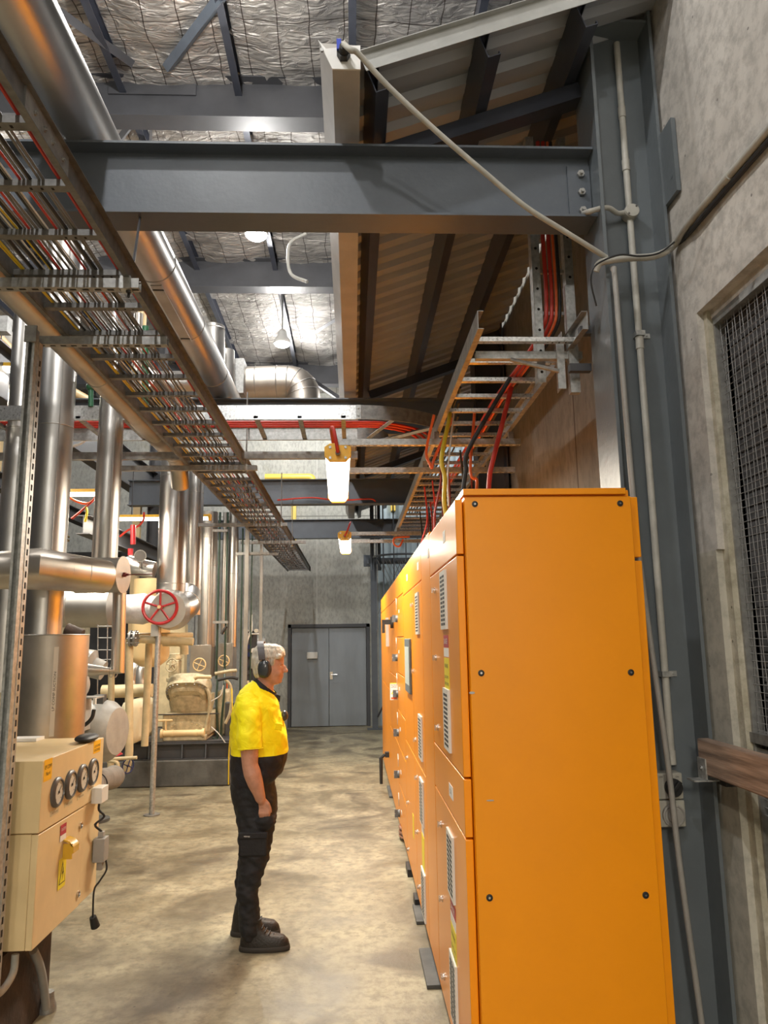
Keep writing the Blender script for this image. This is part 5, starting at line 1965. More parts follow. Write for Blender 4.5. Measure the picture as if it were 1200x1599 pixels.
# lagged grey elbow near the floor
pts = [P(120, 1255, 6.6), P(150, 1222, 7.2), P(176, 1215, 7.8)]
t = thing('lagged_pipe', 'grey foam lagged pipe elbow near the floor behind the gauge cabinet', 'pipe', P(165, 1240, 7.4))
MB().tube(smooth_path(pts, 6), S(34, 7.2) / 2, 22).ball(P(177, 1213, 7.8), S(17, 7.5), 18, 12).build('lagging', 'foam', t)
MB().torus(P(148, 1226, 7.1), P(176, 1215, 7.8) - P(120, 1255, 6.6), S(35, 7.2) / 2, .006).build('tie_band', 'black', t)
bw = P(200, 1196, 8.3)
m = MB()
handwheel(m, (0, 0, 0), (1, -.6, 0), .075, .008, 4, .012)
for v in m.bm.verts:
    v.co += bw
o = m.build('handwheel', 'navy')
tag(o, 'small dark blue handwheel beside the cream pipe foot', 'handwheel')
o = MB().tube([P(175, 1185, 8.2), P(214, 1183, 8.2)], .018, 10).tube(smooth_path([P(168, 1188, 8.2), P(180, 1189, 8.2), P(184, 1193, 8.2), P(184, 1202, 8.2)], 4), .02, 10).build('small_valve_pipe', 'cream_old')
tag(o, 'small cream valve pipe crossing the tall cream pipe near its foot', 'pipe')
o = MB().cyl(P(184, 1180, 8.25), P(182, 1172, 8.25), .055, .02, n=12).build('valve_cap', 'red_paint')
tag(o, 'small red valve cap near the cream pipe foot', 'cap')
p = PZ(166, 1282, 0)
o = MB().cyl((p.x - .12, p.y, .001), (p.x - .12, p.y, .03), .15, n=20).cyl((p.x - .10, p.y, .03), (p.x - .10, p.y, .12), .015).build('floor_disc', 'plinth')
tag(o, 'dark round foot on the floor right of the gauge cabinet', 'base')

# skid and compressor
t = thing('skid', 'dark steel skid and concrete plinth under the compressor', 'plinth', (-2.3, 10.6, 0))
MB().box((-3.3, 9.95, 0), (-1.58, 12.2, .33)).build('plinth_block', 'plinth', t, bevel=.02)
MB().prism(ipoly(.20, .12), (-3.3, 10.02, .33), (0, 1, 0), (0, 0, 1), (1.70, 0, 0)).build('skid_beam', 'steel_dark', t)
MB().box((-3.3, 10.0, .53), (-1.6, 12.0, .55)).build('skid_deck', 'steel_dark', t)
for x_ in (-2.62, -2.2, -1.9):
    MB().box((x_, 9.965, .345), (x_ + .012, 10.02, .52)).build('stiffener', 'steel_paint', t)

CY_ = 10.15


def c(px, py, Y=CY_):
    return P(px, py, Y)


t = thing('compressor', 'cream industrial piston compressor with an oval bolted cover', 'compressor', (c(292, 1160).x, CY_ + .3, .55))
q = S(1, CY_)
a, b_ = c(252, 1160), c(330, 1062)
MB().box((a.x, CY_, .60), (b_.x, CY_ + .75, c(290, 1113).z)).build('crankcase', 'cream_machine', t, bevel=.03)
# barrel-like block body
m = MB()
x0_, x1_ = c(258, 1090).x, c(326, 1090).x
cx_ = (x0_ + x1_) / 2
prof = []
zlo, zhi = c(290, 1118).z, c(290, 1086).z


def stad(hw, hd, z, n=32, yoff=0.0):
    out = []
    for k in range(n):
        a_ = 2 * math.pi * k / n
        out.append(V((cx_ + math.copysign(abs(math.cos(a_)) ** .75, math.cos(a_)) * hw, CY_ + .34 + yoff + math.copysign(abs(math.sin(a_)) ** .75, math.sin(a_)) * hd, z)))
    return out


hw = (x1_ - x0_) / 2
m.rings([stad(hw * .86, .30, zlo - .03), stad(hw * .92, .33, zlo + .04), stad(hw * 1.0, .36, zlo + .14), stad(hw * 1.0, .37, zhi)])
m.build('cylinder_block', 'cream_machine', t)
# tilted oval cover (front facing flange)
tz = Matrix.Rotation(R(42), 3, 'X')
co = V((cx_, CY_ + .06, c(290, 1083).z))


def oval(hw_, hh_, d, n=36):
    out = []
    for k in range(n):
        a_ = 2 * math.pi * k / n
        u_ = math.copysign(abs(math.cos(a_)) ** .62, math.cos(a_)) * hw_
        v_ = math.copysign(abs(math.sin(a_)) ** .85, math.sin(a_)) * hh_
        out.append(co + tz @ V((u_, -d, v_)))
    return out


m = MB().rings([oval(hw * 1.02, .21, -.16), oval(hw * 1.02, .21, .015)])
m.build('cover_flange', 'cream_machine', t)
m = MB().rings([oval(hw * .86, .155, .015), oval(hw * .84, .150, .05), oval(hw * .74, .12, .075)])
m.build('oval_cover', 'cream_machine', t)
text('LORD WINDHAM', co + tz @ V((0, -.0765, .02)), (1, 0, 0), tz @ V((0, 0, 1)), .035, 'ink_grey', t, 'lettering', .34)
for k in range(26):
    a_ = 2 * math.pi * (k + .5) / 26
    u_ = math.copysign(abs(math.cos(a_)) ** .62, math.cos(a_)) * hw * .95
    v_ = math.copysign(abs(math.sin(a_)) ** .85, math.sin(a_)) * .185
    p = co + tz @ V((u_, -.015, v_))
    MB().cyl(p, p + tz @ V((0, -.018, 0)), .013, n=6).build('bolt', 'bolt', t)
# lower oval hatch
co2 = V((cx_ + .0, CY_, c(290, 1143).z))
m = MB()
m.rings([[co2 + V((math.copysign(abs(math.cos(a_)) ** .6, math.cos(a_)) * hw * .80, -dd, math.copysign(abs(math.sin(a_)) ** .8, math.sin(a_)) * .13)) for a_ in [2 * math.pi * k / 32 for k in range(32)]] for dd in (0, .02)])
m.build('hatch', 'cream_machine', t)
for k in range(16):
    a_ = 2 * math.pi * (k + .5) / 16
    p = co2 + V((math.copysign(abs(math.cos(a_)) ** .6, math.cos(a_)) * hw * .72, -.02, math.copysign(abs(math.sin(a_)) ** .8, math.sin(a_)) * .112))
    MB().cyl(p, p + V((0, -.012, 0)), .009, n=6).build('bolt', 'cream_old', t)
zc = c(290, 1143.5).z
MB().cyl((c(258, 1143).x, CY_ - .09, zc), (c(319, 1143).x, CY_ - .09, zc), .042, n=20).build('oil_cooler', 'cream', t)
for px in (256, 272, 309, 320):
    MB().cyl((c(px, 1143).x - .015, CY_ - .09, zc), (c(px, 1143).x + .015, CY_ - .09, zc), .058 if px in (256, 320) else .047, n=20).build('cooler_flange', 'cream', t)
MB().tube([(c(247, 1129).x, CY_ - .09, c(0, 1129).z), (c(272, 1129).x, CY_ - .09, c(0, 1129).z)], .014, 8).tube([(c(262, 1129).x, CY_ - .09, c(0, 1129).z), (c(262, 1129).x, CY_ - .09, zc)], .014, 8).build('cooler_valve', 'cream', t)
MB().box((c(257, 1155).x, CY_ - .10, .55), (c(324, 1155).x, CY_ + .6, .62)).build('foot', 'cream_machine', t, bevel=.01)
MB().box((c(248, 1113).x, CY_ - .02, c(290, 1115).z - .008), (c(342, 1113).x, CY_ + .0, c(290, 1115).z + .006)).build('guard_rail', 'steel_dark', t)
MB().tube(smooth_path([c(306, 1062), c(318, 1070), c(327, 1085), c(327, 1110), c(323, 1130), c(322, 1142)], 6), .024, 10).build('hose', 'cream_machine', t)
MB().tube(bend_path([c(304, 1060, 10.05), c(308, 1057, 10.05), c(330, 1057, 10.05)], .05), .026, 10).build('discharge_pipe', 'cream_old', t)
MB().box(c(263, 1058, 10.3), c(284, 1030, 10.5)).cyl(c(274, 1030, 10.4), c(274, 1020, 10.4), .09, n=20).cyl(c(274, 1058, 10.4), c(274, 1064, 10.4), .12, n=20).build('suction_valve', 'cream_machine', t, bevel=.01)
m = MB()
handwheel(m, (0, 0, 0), (-.3, -1, .1), S(9.5, 10.1), .010, 5, .02)
for v in m.bm.verts:
    v.co += c(268, 1039, 10.1)
m.build('valve_wheel', 'cream_machine', t)
MB().cyl(c(268, 1039, 10.1), c(272, 1040, 10.35), .02, n=10).build('valve_spindle', 'bolt', t)
for px0, py0, px1, py1, wx, wy, lb in ((296, 1058, 330, 1007, 311.5, 1038, 'left'), (340, 1058, 364, 1004, 349.5, 1032, 'right')):
    Yb = 10.45 if lb == 'left' else 10.7
    t = thing('clad_valve_box', lb + ' square clad valve box with a cream handwheel above the compressor', 'valve', P((px0 + px1) / 2, py0, Yb))
    a, b_ = P(px0, py0, Yb), P(px1, py1, Yb)
    MB().box((a.x, Yb, a.z), (b_.x, Yb + .35, b_.z)).build('box_casing', 'clad_dull', t, bevel=.003)
    m = MB()
    handwheel(m, (0, 0, 0), (0, -1, 0), S(9.2 if lb == 'left' else 8, Yb), .009, 4, .015)
    cc = P(wx, wy, Yb - .10)
    for v in m.bm.verts:
        v.co += cc
    m.build('wheel', 'cream', t)
    MB().cyl(cc, cc + V((0, .12, 0)), .012, n=8).build('spindle', 'bolt', t)
# small dark pipework right of the compressor, behind the person
random.seed(3)
lines = [([P(340, 1060, 10.3), P(338, 1100, 10.2), P(340, 1150, 10.2), P(332, 1152, 10.2)], .014, 'dark_green', 'dark green line looping down right of the compressor'),
         ([P(351, 1045, 10.4), P(350, 1085, 10.2), P(346, 1130, 10.2), P(346, 1160, 10.2)], .015, 'dark_green', 'dark green line dropping past the right cream handwheel'),
         ([P(346, 990, 10.3), P(354, 978, 10.3)], .02, 'rubber', 'black lever on the green pipe'),
         ([P(336, 1052, 10.2), P(358, 1048, 10.2), P(370, 1047, 10.2)], .022, 'cream_machine', 'horizontal cream tube below the right handwheel'),
         ([P(340, 1062, 10.0), P(360, 1058, 10.0), P(372, 1060, 10.0)], .02, 'rubber', 'black hose right of the compressor'),
         ([P(362, 1075, 10.0), P(363, 1120, 9.9), P(358, 1170, 9.9), P(357, 1225, 9.9)], .008, 'yellow_cable', 'thin yellow line hanging behind the person'),
         ([P(330, 1095, 9.9), P(345, 1085, 9.9), P(349, 1070, 9.9)], .007, 'white_cable', 'thin pale tube right of the compressor'),
         ([P(330, 1135, 9.9), P(341, 1145, 9.9), P(352, 1160, 9.9)], .006, 'white_cable', 'thin pale capillary near the skid'),
         ([P(352, 1060, 10.2), P(361, 1075, 10.2), P(360, 1110, 10.2), P(352, 1130, 10.2)], .02, 'cream_machine', 'curved cream hose behind the person')]
for pts, r, m_, lb in lines:
    o = MB().tube(smooth_path(pts, 6), r, 8).build('small_pipe', m_)
    tag(o, lb, 'pipe')
a, b_ = P(338, 1150, 10.6), P(364, 1075, 10.9)
o = MB().box((a.x, 10.6, a.z), (b_.x, 10.95, b_.z)).build('oil_separator', 'cream_machine', bevel=.04)
tag(o, 'cream casing behind the thin lines right of the compressor', 'casing')
o = MB().box(P(350, 1152, 10.5), P(372, 1095, 10.6)).build('motor_guard', 'plinth', bevel=.02)
tag(o, 'dark guard behind the person', 'guard')
# gauge board
t = thing('gauge_board', 'small instrument board with gauges behind the person', 'panel', P(392, 1060, 11.6))
a, b_ = P(381, 1065, 11.6), P(402, 985, 11.7)
MB().box((a.x, 11.65, a.z), (b_.x, 11.7, b_.z)).build('back_plate', 'steel_dark', t)
for px, py, r, m_ in ((389, 1010, .035, 'navy'), (389, 1022, .035, 'navy'), (400, 985, .03, 'gauge_face'), (385, 985, .025, 'gauge_face'), (396, 1016, .04, 'white_plastic'), (394, 1040, .04, 'grey_machine'), (388, 1050, .03, 'steel_dark')):
    pp = P(px, py, 11.55)
    MB().cyl(pp, pp + V((0, .08, 0)), r, n=16).build('instrument', m_, t)
MB().tube(smooth_path([P(383, 1030, 11.5), P(386, 1000, 11.5), P(392, 985, 11.5), P(392, 960, 11.5)], 4), .02, 8).tube([P(386, 990, 11.5), P(408, 990, 11.5)], .012, 6).build('instrument_tube', 'white_plastic', t)
a, b_ = P(391, 1022, 16.2), P(415, 997, 16.2)
o = MB().box((a.x, 16.15, a.z), (b_.x, 16.30, b_.z)).build('junction_enclosure', 'white_plastic', bevel=.004)
tag(o, 'white enclosure on the far wall side above the person', 'enclosure')
o = MB().box(P(378, 1090, 11.2), P(410, 1062, 11.5)).build('cream_casing', 'cream_old', bevel=.03)
tag(o, 'cream casing just behind the shoulders of the person', 'casing')
# things up at the left: green valve, valve stack, ball, cream pipes
o = MB().cyl(P(227, 636, 5.9), P(227, 510, 5.9), .028, n=14).build('green_pipe', 'green_paint')
tag(o, 'green pipe stub behind the left ladder', 'pipe')
o = MB().cyl(P(142, 635, 5.6), P(142, 598, 5.6), .02, n=12).ball(P(142, 604, 5.6), .036, 12, 8).build('green_valve', 'green_paint')
tag(o, 'green valve between the clad risers', 'valve')
o = MB().cyl(P(180, 636, 6.2), P(180, 440, 6.2), .018, n=12).build('bright_conduit', 'galv_bright')
tag(o, 'bright vertical conduit seen through the left ladder', 'conduit')
o = MB().cyl((P(217, 610, 7.25).x, 7.25, 4.19), (P(217, 610, 7.25).x, 7.25, 5.3), .045, n=12).build('cream_post', 'cream')
tag(o, 'cream post seen through the left ladder', 'post')
o = MB().cyl((P(209, 560, 7.1).x, 7.2, 4.19), (P(209, 560, 7.1).x, 7.2, 5.1), .045, n=14).ball((P(209, 560, 7.1).x, 7.2, 4.8), .07, 12, 8).build('copper_valve', 'clad_copper')
tag(o, 'copper toned valve seen through the left ladder', 'valve')
o = MB().ball(P(22, 535, 8.5), S(17, 8.5), 20, 14).build('round_dish', 'white_plastic')
tag(o, 'white round vessel end at the upper left edge', 'vessel')
o = MB().tube([P(-20, 510, 7.6), P(40, 572, 8.6), P(165, 640, 10)], .06, 10).build('cream_pipe', 'cream')
tag(o, 'cream pipe slanting behind the left clad risers', 'pipe')
o = MB().box(P(-30, 572, 7.2), P(18, 563, 7.4)).build('yellow_beam', 'yellow_paint')
tag(o, 'yellow crane beam end at the left edge', 'beam')
o = MB().box(P(-30, 517, 6.4), P(20, 500, 6.5)).build('strut_rail', 'galv_dull')
tag(o, 'grey strut rail at the left edge', 'strut')
a, b_ = P(108, 652, 7.4), P(160, 632, 7.5)
for pts, m_, lb in (([P(110, 662, 7.2), P(130, 657, 7.2), P(158, 655, 7.3)], 'orange_cable', 'orange cable between the left clad risers'),
                    ([P(112, 697, 7.2), P(130, 690, 7.2), P(141, 668, 7.2)], 'white_cable', 'pale looping cable between the left clad risers'),
                    ([P(105, 775, 7.9), P(120, 783, 7.9), P(138, 786, 7.9), P(150, 776, 7.9)], 'orange_cable', 'orange flex under the light between the clad risers'),
                    ([P(112, 810, 7.9), P(130, 795, 7.9), P(150, 777, 7.9)], 'red_cable', 'red flex under the light between the clad risers'),
                    ([P(133, 815, 7.9), P(136, 800, 7.9), P(134, 790, 7.9)], 'yellow_cable', 'yellow flex end under the light between the clad risers'),
                    ([P(187, 838, 9.2), P(200, 828, 9.2), P(215, 822, 9.2), P(224, 812, 9.2), P(225, 800, 9.2)], 'red_cable', 'red flex left of the twin clad risers')):
    o = MB().tube(smooth_path(pts, 5), .013, 7).build('cable', m_)
    tag(o, lb, 'cable')
t = thing('pressure_gauge', 'round pressure gauge above the red handwheel', 'gauge', P(219, 868, 8.6))
MB().cyl(P(219, 868, 8.6), P(219, 868, 8.54), .07, n=24).build('gauge_case', 'chrome', t)
MB().cyl(P(219, 868, 8.538), P(219, 868, 8.534), .058, n=24).build('dial', 'gauge_rim', t)
MB().cyl(P(219, 874, 8.6), P(219, 885, 8.6), .015, n=8).build('stem', 'bolt', t)
t = clad('clad_pipe', 'short bright clad pipe beneath the small pressure gauge', [P(202, 880, 8.8), P(216, 886, 8.7), P(242, 890, 8.7)], .095, 'clad', (.4, .6))
o = MB().cyl(P(208, 850, 8.7), P(208, 820, 8.7), .03, n=10).cyl(P(204, 867, 8.6), P(204, 857, 8.6), .03, n=10).build('red_valve', 'red_paint')
tag(o, 'red tipped valve above the small pressure gauge', 'valve')
a, b_ = P(300, 905, 14.0), P(205, 700, 14.2)
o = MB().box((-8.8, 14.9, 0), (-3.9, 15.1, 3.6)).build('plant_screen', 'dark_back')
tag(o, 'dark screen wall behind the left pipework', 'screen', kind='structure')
# racks filling the dark left background
for i, (x_, y_, h_) in enumerate(((-5.4, 9.5, 2.6), (-5.0, 12.0, 2.2), (-6.2, 7.5, 3.0))):
    o = MB().box((x_ - .6, y_, 0), (x_ + .6, y_ + .8, h_)).box((x_ - .5, y_ - .02, .2), (x_ - .02, y_, h_ - .2)).box((x_ + .02, y_ - .02, .2), (x_ + .5, y_, h_ - .2)).build('machine_cabinet', 'grey_machine' if i != 1 else 'cream_machine', bevel=.01)
    tag(o, ['grey machine cabinet deep behind the pipes', 'cream machine cabinet far behind the compressor', 'tall grey machine cabinet behind the left clad tank'][i], 'cabinet')

# ================================================================== THE PERSON
PYc = 4.92                       # body plane


def B(px, py):
    p = P(px, py, PYc)
    return p.x, p.z


def ering(xb, xf, z, hw, n=36, yc=PYc, pw=.9, slope=0.0):
    """ellipse-like ring: xb back, xf front, hw half width across"""
    cx, a_ = (xb + xf) / 2, (xf - xb) / 2
    out = []
    for k in range(n):
        t_ = 2 * math.pi * k / n
        cc, ss = math.cos(t_), math.sin(t_)
        x_ = cx + math.copysign(abs(cc) ** pw, cc) * a_
        out.append(V((x_, yc + math.copysign(abs(ss) ** pw, ss) * hw, z + slope * (x_ - cx))))
    return out


def bring(pb, pf, hw, yc=PYc, n=36, pw=.9):
    """ring through back pixel pb and front pixel pf (tilted as needed)"""
    xb, zb = B(*pb)
    xf, zf = B(*pf)
    sl_ = (zf - zb) / max(1e-4, xf - xb)
    return ering(xb, xf, (zb + zf) / 2, hw, n, yc, pw, sl_)


def remesh(mb, name, mats, parent, vox, smooth=3, disp=None, loc=None):
    o = mb.build(name, mats, None, origin=(0, 0, 0))
    md = o.modifiers.new('r', 'REMESH')
    md.mode = 'VOXEL'
    md.voxel_size = vox
    md.use_smooth_shade = True
    if smooth:
        s = o.modifiers.new('s', 'SMOOTH')
        s.factor = .6
        s.iterations = smooth
    dg = bpy.context.evaluated_depsgraph_get()
    dg.update()
    me = bpy.data.meshes.new_from_object(o.evaluated_get(dg))
    bpy.data.objects.remove(o)
    if disp:
        me.calc_normals_split() if hasattr(me, 'calc_normals_split') else None
        nrm = [V(v.normal) for v in me.vertices]
        for v, nn in zip(me.vertices, nrm):
            v.co += nn * disp(v.co)
    org = wloc(parent) if parent else V(loc or (0, 0, 0))
    for v in me.vertices:
        v.co -= org
    me.materials.clear()
    for mm in (mats if isinstance(mats, (list, tuple)) else [mats]):
        me.materials.append(M[mm])
    for p in me.polygons:
        p.use_smooth = True
    o = bpy.data.objects.new(name, me)
    col.objects.link(o)
    if parent:
        o.parent = parent
    else:
        o.location = org
    return o


fy_n, fy_f = 4.80, 5.04          # near / far foot
person = thing('person', 'grey haired person in yellow work shirt and black trousers standing with hand in pocket', 'person', (-.55, PYc, 0))
ay = PYc - .245                  # near arm plane at the elbow

# ---- skin: head, neck, torso core, arms, hands, legs and feet: one surface
m = MB()
# head built from stacked side-profile rings (back pixel, front pixel, half width)
H_ = [((413, 1007), (430, 1008), .022), ((404, 1010.5), (438, 1011), .050), ((399, 1017), (442, 1018), .066), ((396.5, 1025), (443.5, 1026), .074),
      ((396, 1033), (443.8, 1033), .077), ((396.5, 1039), (442.8, 1039), .076), ((397.5, 1045), (443.5, 1045), .073), ((399, 1051), (442.5, 1051), .069), ((401, 1057), (441.5, 1056), .062),
      ((405, 1062), (440.5, 1060.5), .054), ((411, 1066), (439.3, 1064.5), .043), ((418, 1068.5), (437.5, 1066.8), .032), ((424, 1070), (434, 1068.5), .018)]
m.rings([bring(a_, b_, h_ * .98, PYc, 28, .92) for a_, b_, h_ in H_])
# neck
m.rings([bring((400, 1048), (425, 1052), .052, PYc, 24, 1), bring((399, 1060), (427, 1068), .056, PYc, 24, 1), bring((398, 1070), (428, 1082), .060, PYc, 24, 1), bring((392, 1082), (432, 1094), .075, PYc, 24, 1)])
# nose
nx0, nz0 = B(443, 1038)
tipx, tipz = B(449.3, 1047.5)
bx, bz = B(443, 1051)
m.rings([[V((nx0 - .015, PYc - .010, nz0)), V((nx0 + .002, PYc, nz0 + .003)), V((nx0 - .015, PYc + .010, nz0)), V((nx0 - .03, PYc, nz0))],
         [V((nx0 - .015, PYc - .016, (nz0 + tipz) / 2)), V(((nx0 + tipx) / 2 + .004, PYc, (nz0 + tipz) / 2)), V((nx0 - .015, PYc + .016, (nz0 + tipz) / 2)), V((nx0 - .03, PYc, (nz0 + tipz) / 2))],
         [V((nx0 - .010, PYc - .020, tipz)), V((tipx, PYc, tipz)), V((nx0 - .010, PYc + .020, tipz)), V((nx0 - .03, PYc, tipz))],
         [V((bx - .014, PYc - .016, bz)), V((bx + .006, PYc, bz + .004)), V((bx - .014, PYc + .016, bz)), V((bx - .03, PYc, bz))]])
m.ball((tipx - .009, PYc, tipz + .001), (.014, .015, .013), 12, 8)
m.ball((tipx - .020, PYc, tipz + .016), (.014, .011, .022), 12, 8)
for s_ in (-1, 1):
    m.ball((tipx - .017, PYc + s_ * .011, tipz - .003), (.010, .007, .008), 10, 6)
    # brow, cheek, jaw
    x_, z_ = B(439.5, 1036)
    m.ball((x_ + .001, PYc + s_ * .028, z_), (.014, .026, .009), 12, 8)
    x_, z_ = B(434, 1050)
    m.ball((x_, PYc + s_ * .036, z_), (.028, .024, .026), 12, 8)
    # ear
    x_, z_ = B(418, 1044)
    m.ball((x_, PYc + s_ * .078, z_), (.016, .008, .030), 12, 8)
# lips, chin
x_, z_ = B(441.3, 1054.8)
m.ball((x_ - .004, PYc, z_ + .001), (.013, .024, .006), 14, 8)
x_, z_ = B(440.8, 1057.6)
m.ball((x_ - .005, PYc, z_ - .002), (.013, .021, .006), 14, 8)
x_, z_ = B(437.0, 1063.5)
m.ball((x_ - .003, PYc, z_), (.019, .024, .015), 14, 8)
# torso core
T_ = [((393, 1078), (428, 1094), .080), ((384, 1088), (430, 1104), .130), ((378, 1102), (431, 1112), .155), ((374, 1130), (434, 1130), .160), ((374, 1160), (436, 1160), .16), ((374, 1195), (430, 1195), .15),
      ((374, 1225), (420, 1225), .145), ((378, 1255), (420, 1255), .14)]
m.rings([bring(a_, b_, h_, PYc, 28) for a_, b_, h_ in T_])


def limb(pts, rads, n=16):
    m.tube(pts, rads, n)


def Q(px, py, y):
    p = P(px, py, PYc)
    return V((p.x, y, p.z))


# near arm: shoulder, elbow, wrist in the pocket
sh, el, wr = Q(395, 1108, PYc - .16), Q(399, 1185, PYc - .245), Q(414, 1237, PYc - .215)
limb([sh, Q(396.5, 1126, PYc - .205), Q(397.5, 1150, PYc - .235), Q(398.5, 1172, PYc - .245), el, Q(402.5, 1197, PYc - .247), Q(407, 1212, PYc - .24), Q(411.5, 1227, PYc - .226), wr],
     [.045, .056, .055, .052, .048, .052, .047, .036, .031])
pal = Q(418, 1249, PYc - .192)
m.ball(Q(417.2, 1246, PYc - .200), (.030, .017, .042), 16, 10, Matrix.Rotation(R(-14), 3, 'Y'))
limb([wr, Q(416.0, 1242, PYc - .205)], [.030, .022])
for k, (dx, ln_) in enumerate(((-5.6, 17), (-1.5, 22), (2.6, 21), (6.4, 16))):      # fingers slide into the pocket
    limb([Q(417.6 + dx * .75, 1249, PYc - .203), Q(418.2 + dx, 1256 + ln_ * .12, PYc - .207), Q(419 + dx * 1.05, 1256 + ln_ * .55, PYc - .188), Q(419 + dx * 1.0, 1256 + ln_, PYc - .165)],
         [.0098, .0105, .0095, .0075], 8)
limb([Q(419.5, 1239, PYc - .205), Q(424.5, 1244, PYc - .208), Q(427.5, 1252, PYc - .200), Q(428, 1258, PYc - .188)], [.014, .012, .0105, .009], 8)
# far arm
sh2, el2, wr2 = Q(395, 1108, PYc + .16), Q(396, 1180, PYc + .25), Q(412, 1235, PYc + .215)
limb([sh2, Q(396.5, 1140, PYc + .225), el2, Q(404, 1212, PYc + .24), wr2, Q(417, 1250, PYc + .18), Q(418, 1268, PYc + .15)], [.045, .056, .047, .044, .03, .034, .02])
for dx in (-4, -1, 2, 5):
    limb([Q(417 + dx, 1255, PYc + .175), Q(418 + dx, 1268, PYc + .155), Q(417 + dx, 1278, PYc + .145)], [.0105, .010, .008], 8)
# legs
hipn, hipf = PYc - .10, PYc + .10
for yy, kx, ax_, fy, dz_ in ((hipn, 398, 394, fy_n, 0), (hipf, 390, 379.5, fy_f, 0)):
    limb([Q(397, 1240, yy), Q(398, 1290, yy), Q(kx, 1350, (yy + fy) / 2), Q(ax_ + 1, 1400, fy), Q(ax_ - 1, 1455 if yy < PYc else 1447, fy)], [.075, .068, .050, .042, .030])
    fx = P(ax_, 1470 if fy < PYc else 1450, fy).x
    m.tube([(fx - .03, fy, .065), (fx + .03, fy, .062), (fx + .12, fy, .045), (fx + .17, fy, .038)], [.026, .034, .026, .016], 12)
body = remesh(m, 'body', 'skin', person, .0055, 3)

# eyes and mouth line as surface details
for s_ in (-1, 1):
    x_, z_ = B(440.6, 1040.5)
    MB().ball((x_ - .008, PYc + s_ * .030, z_), (.010, .013, .008), 14, 10).build('eye', 'ink' if False else 'gauge_face', person)
    MB().ball((x_ + .0005, PYc + s_ * .029, z_), (.0035, .005, .005), 10, 8).build('iris', 'ink', person)
    x2, z2 = B(441.3, 1036.6)
    MB().tube([(x2 - .016, PYc + s_ * .050, z2 - .004), (x2 - .004, PYc + s_ * .036, z2), (x2 + .002, PYc + s_ * .016, z2 - .001)], [.003, .004, .003], 8).build('eyebrow', 'hair', person)

x_, z_ = B(440.2, 1056.2)
MB().tube(smooth_path([(x_ - .026, PYc - .030, z_ - .003), (x_ - .010, PYc - .022, z_), (x_ + .0015, PYc - .010, z_), (x_ + .0035, PYc, z_), (x_ + .0015, PYc + .010, z_), (x_ - .010, PYc + .022, z_), (x_ - .026, PYc + .030, z_ - .003)], 4), .0022, 6).build('mouth', 'dark_red', person)
# ---- hair
m = MB()
HR = [((411, 1005), (431, 1005.5), .026), ((401, 1008), (440, 1009), .058), ((395.5, 1015), (444.5, 1015), .075), ((393.5, 1022), (446, 1021.5), .083), ((393, 1028), (445.8, 1026), .086)]
m.rings([bring(a_, b_, h_, PYc, 28, .92) for a_, b_, h_ in HR])
m.rings([bring((393, 1026), (430, 1028), .0865, PYc, 28, .95), bring((393.2, 1036), (426, 1036), .085, PYc, 28, .95), bring((394.5, 1044), (420, 1044), .081, PYc, 28, .95),
         bring((396.5, 1052), (412, 1051), .070, PYc, 28, .95), bring((399, 1060), (408, 1058), .052, PYc, 28, .95)])
for s_ in (-1, 1):      # side lock in front of the ear
    x_, z_ = B(427, 1033)
    m.ball((x_, PYc + s_ * .068, z_), (.020, .016, .030), 12, 8)
    x_, z_ = B(436, 1025)
    m.ball((x_, PYc + s_ * .058, z_), (.028, .022, .020), 12, 8)
hair = remesh(m, 'hair', 'hair', person, .006, 2,
              lambda co: .004 * noise.noise(V((co.x * 60, co.y * 60, co.z * 22))) + .003 * noise.noise(co * 25))

# ---- shirt
m = MB()
SH = [((399, 1062), (424, 1072), .066), ((393, 1065), (430, 1083), .095), ((384, 1070), (434, 1092), .150), ((376, 1078), (435.5, 1099), .195), ((370, 1090), (436, 1107), .210), ((364.5, 1108), (439, 1117), .206), ((361.5, 1124), (444, 1128), .202),
      ((360, 1142), (447.5, 1142), .200), ((361, 1158), (448.8, 1157), .198), ((362, 1172), (449.6, 1174), .198), ((361, 1185), (448.5, 1185), .198), ((361, 1198), (445, 1198), .198),
      ((362, 1209), (440, 1209), .202), ((363, 1219), (430, 1219), .196), ((365, 1226), (427, 1226), .185)]
m.rings([bring(a_, b_, h_, PYc, 40, .88) for a_, b_, h_ in SH])
for s_ in (-1, 1):
    yv = lambda d: PYc + s_ * d
    m.tube([Q(393, 1092, yv(.13)), Q(394.5, 1106, yv(.185)), Q(396.5, 1128, yv(.226)), Q(398, 1146, yv(.248)), Q(399.5, 1162, yv(.256))], [.080, .082, .076, .072, .074], 24)


def fold(co):
    u_ = noise.noise(V((co.x * 9 + co.z * 7, co.y * 7, co.z * 10 - co.x * 6)))
    w2 = noise.noise(V((co.x * 22, co.y * 18, co.z * 26 + co.x * 14)))
    return .011 * u_ + .005 * w2


shirt = remesh(m, 'shirt', 'shirt', person, .007, 3, fold)
# sleeve hem bands
for s_ in (-1,):
    MB().torus(Q(399.6, 1159.5, PYc + s_ * .255), (.03, s_ * .06, -1), .0745, .0022, 36, 6).build('sleeve_hem', 'shirt', person)
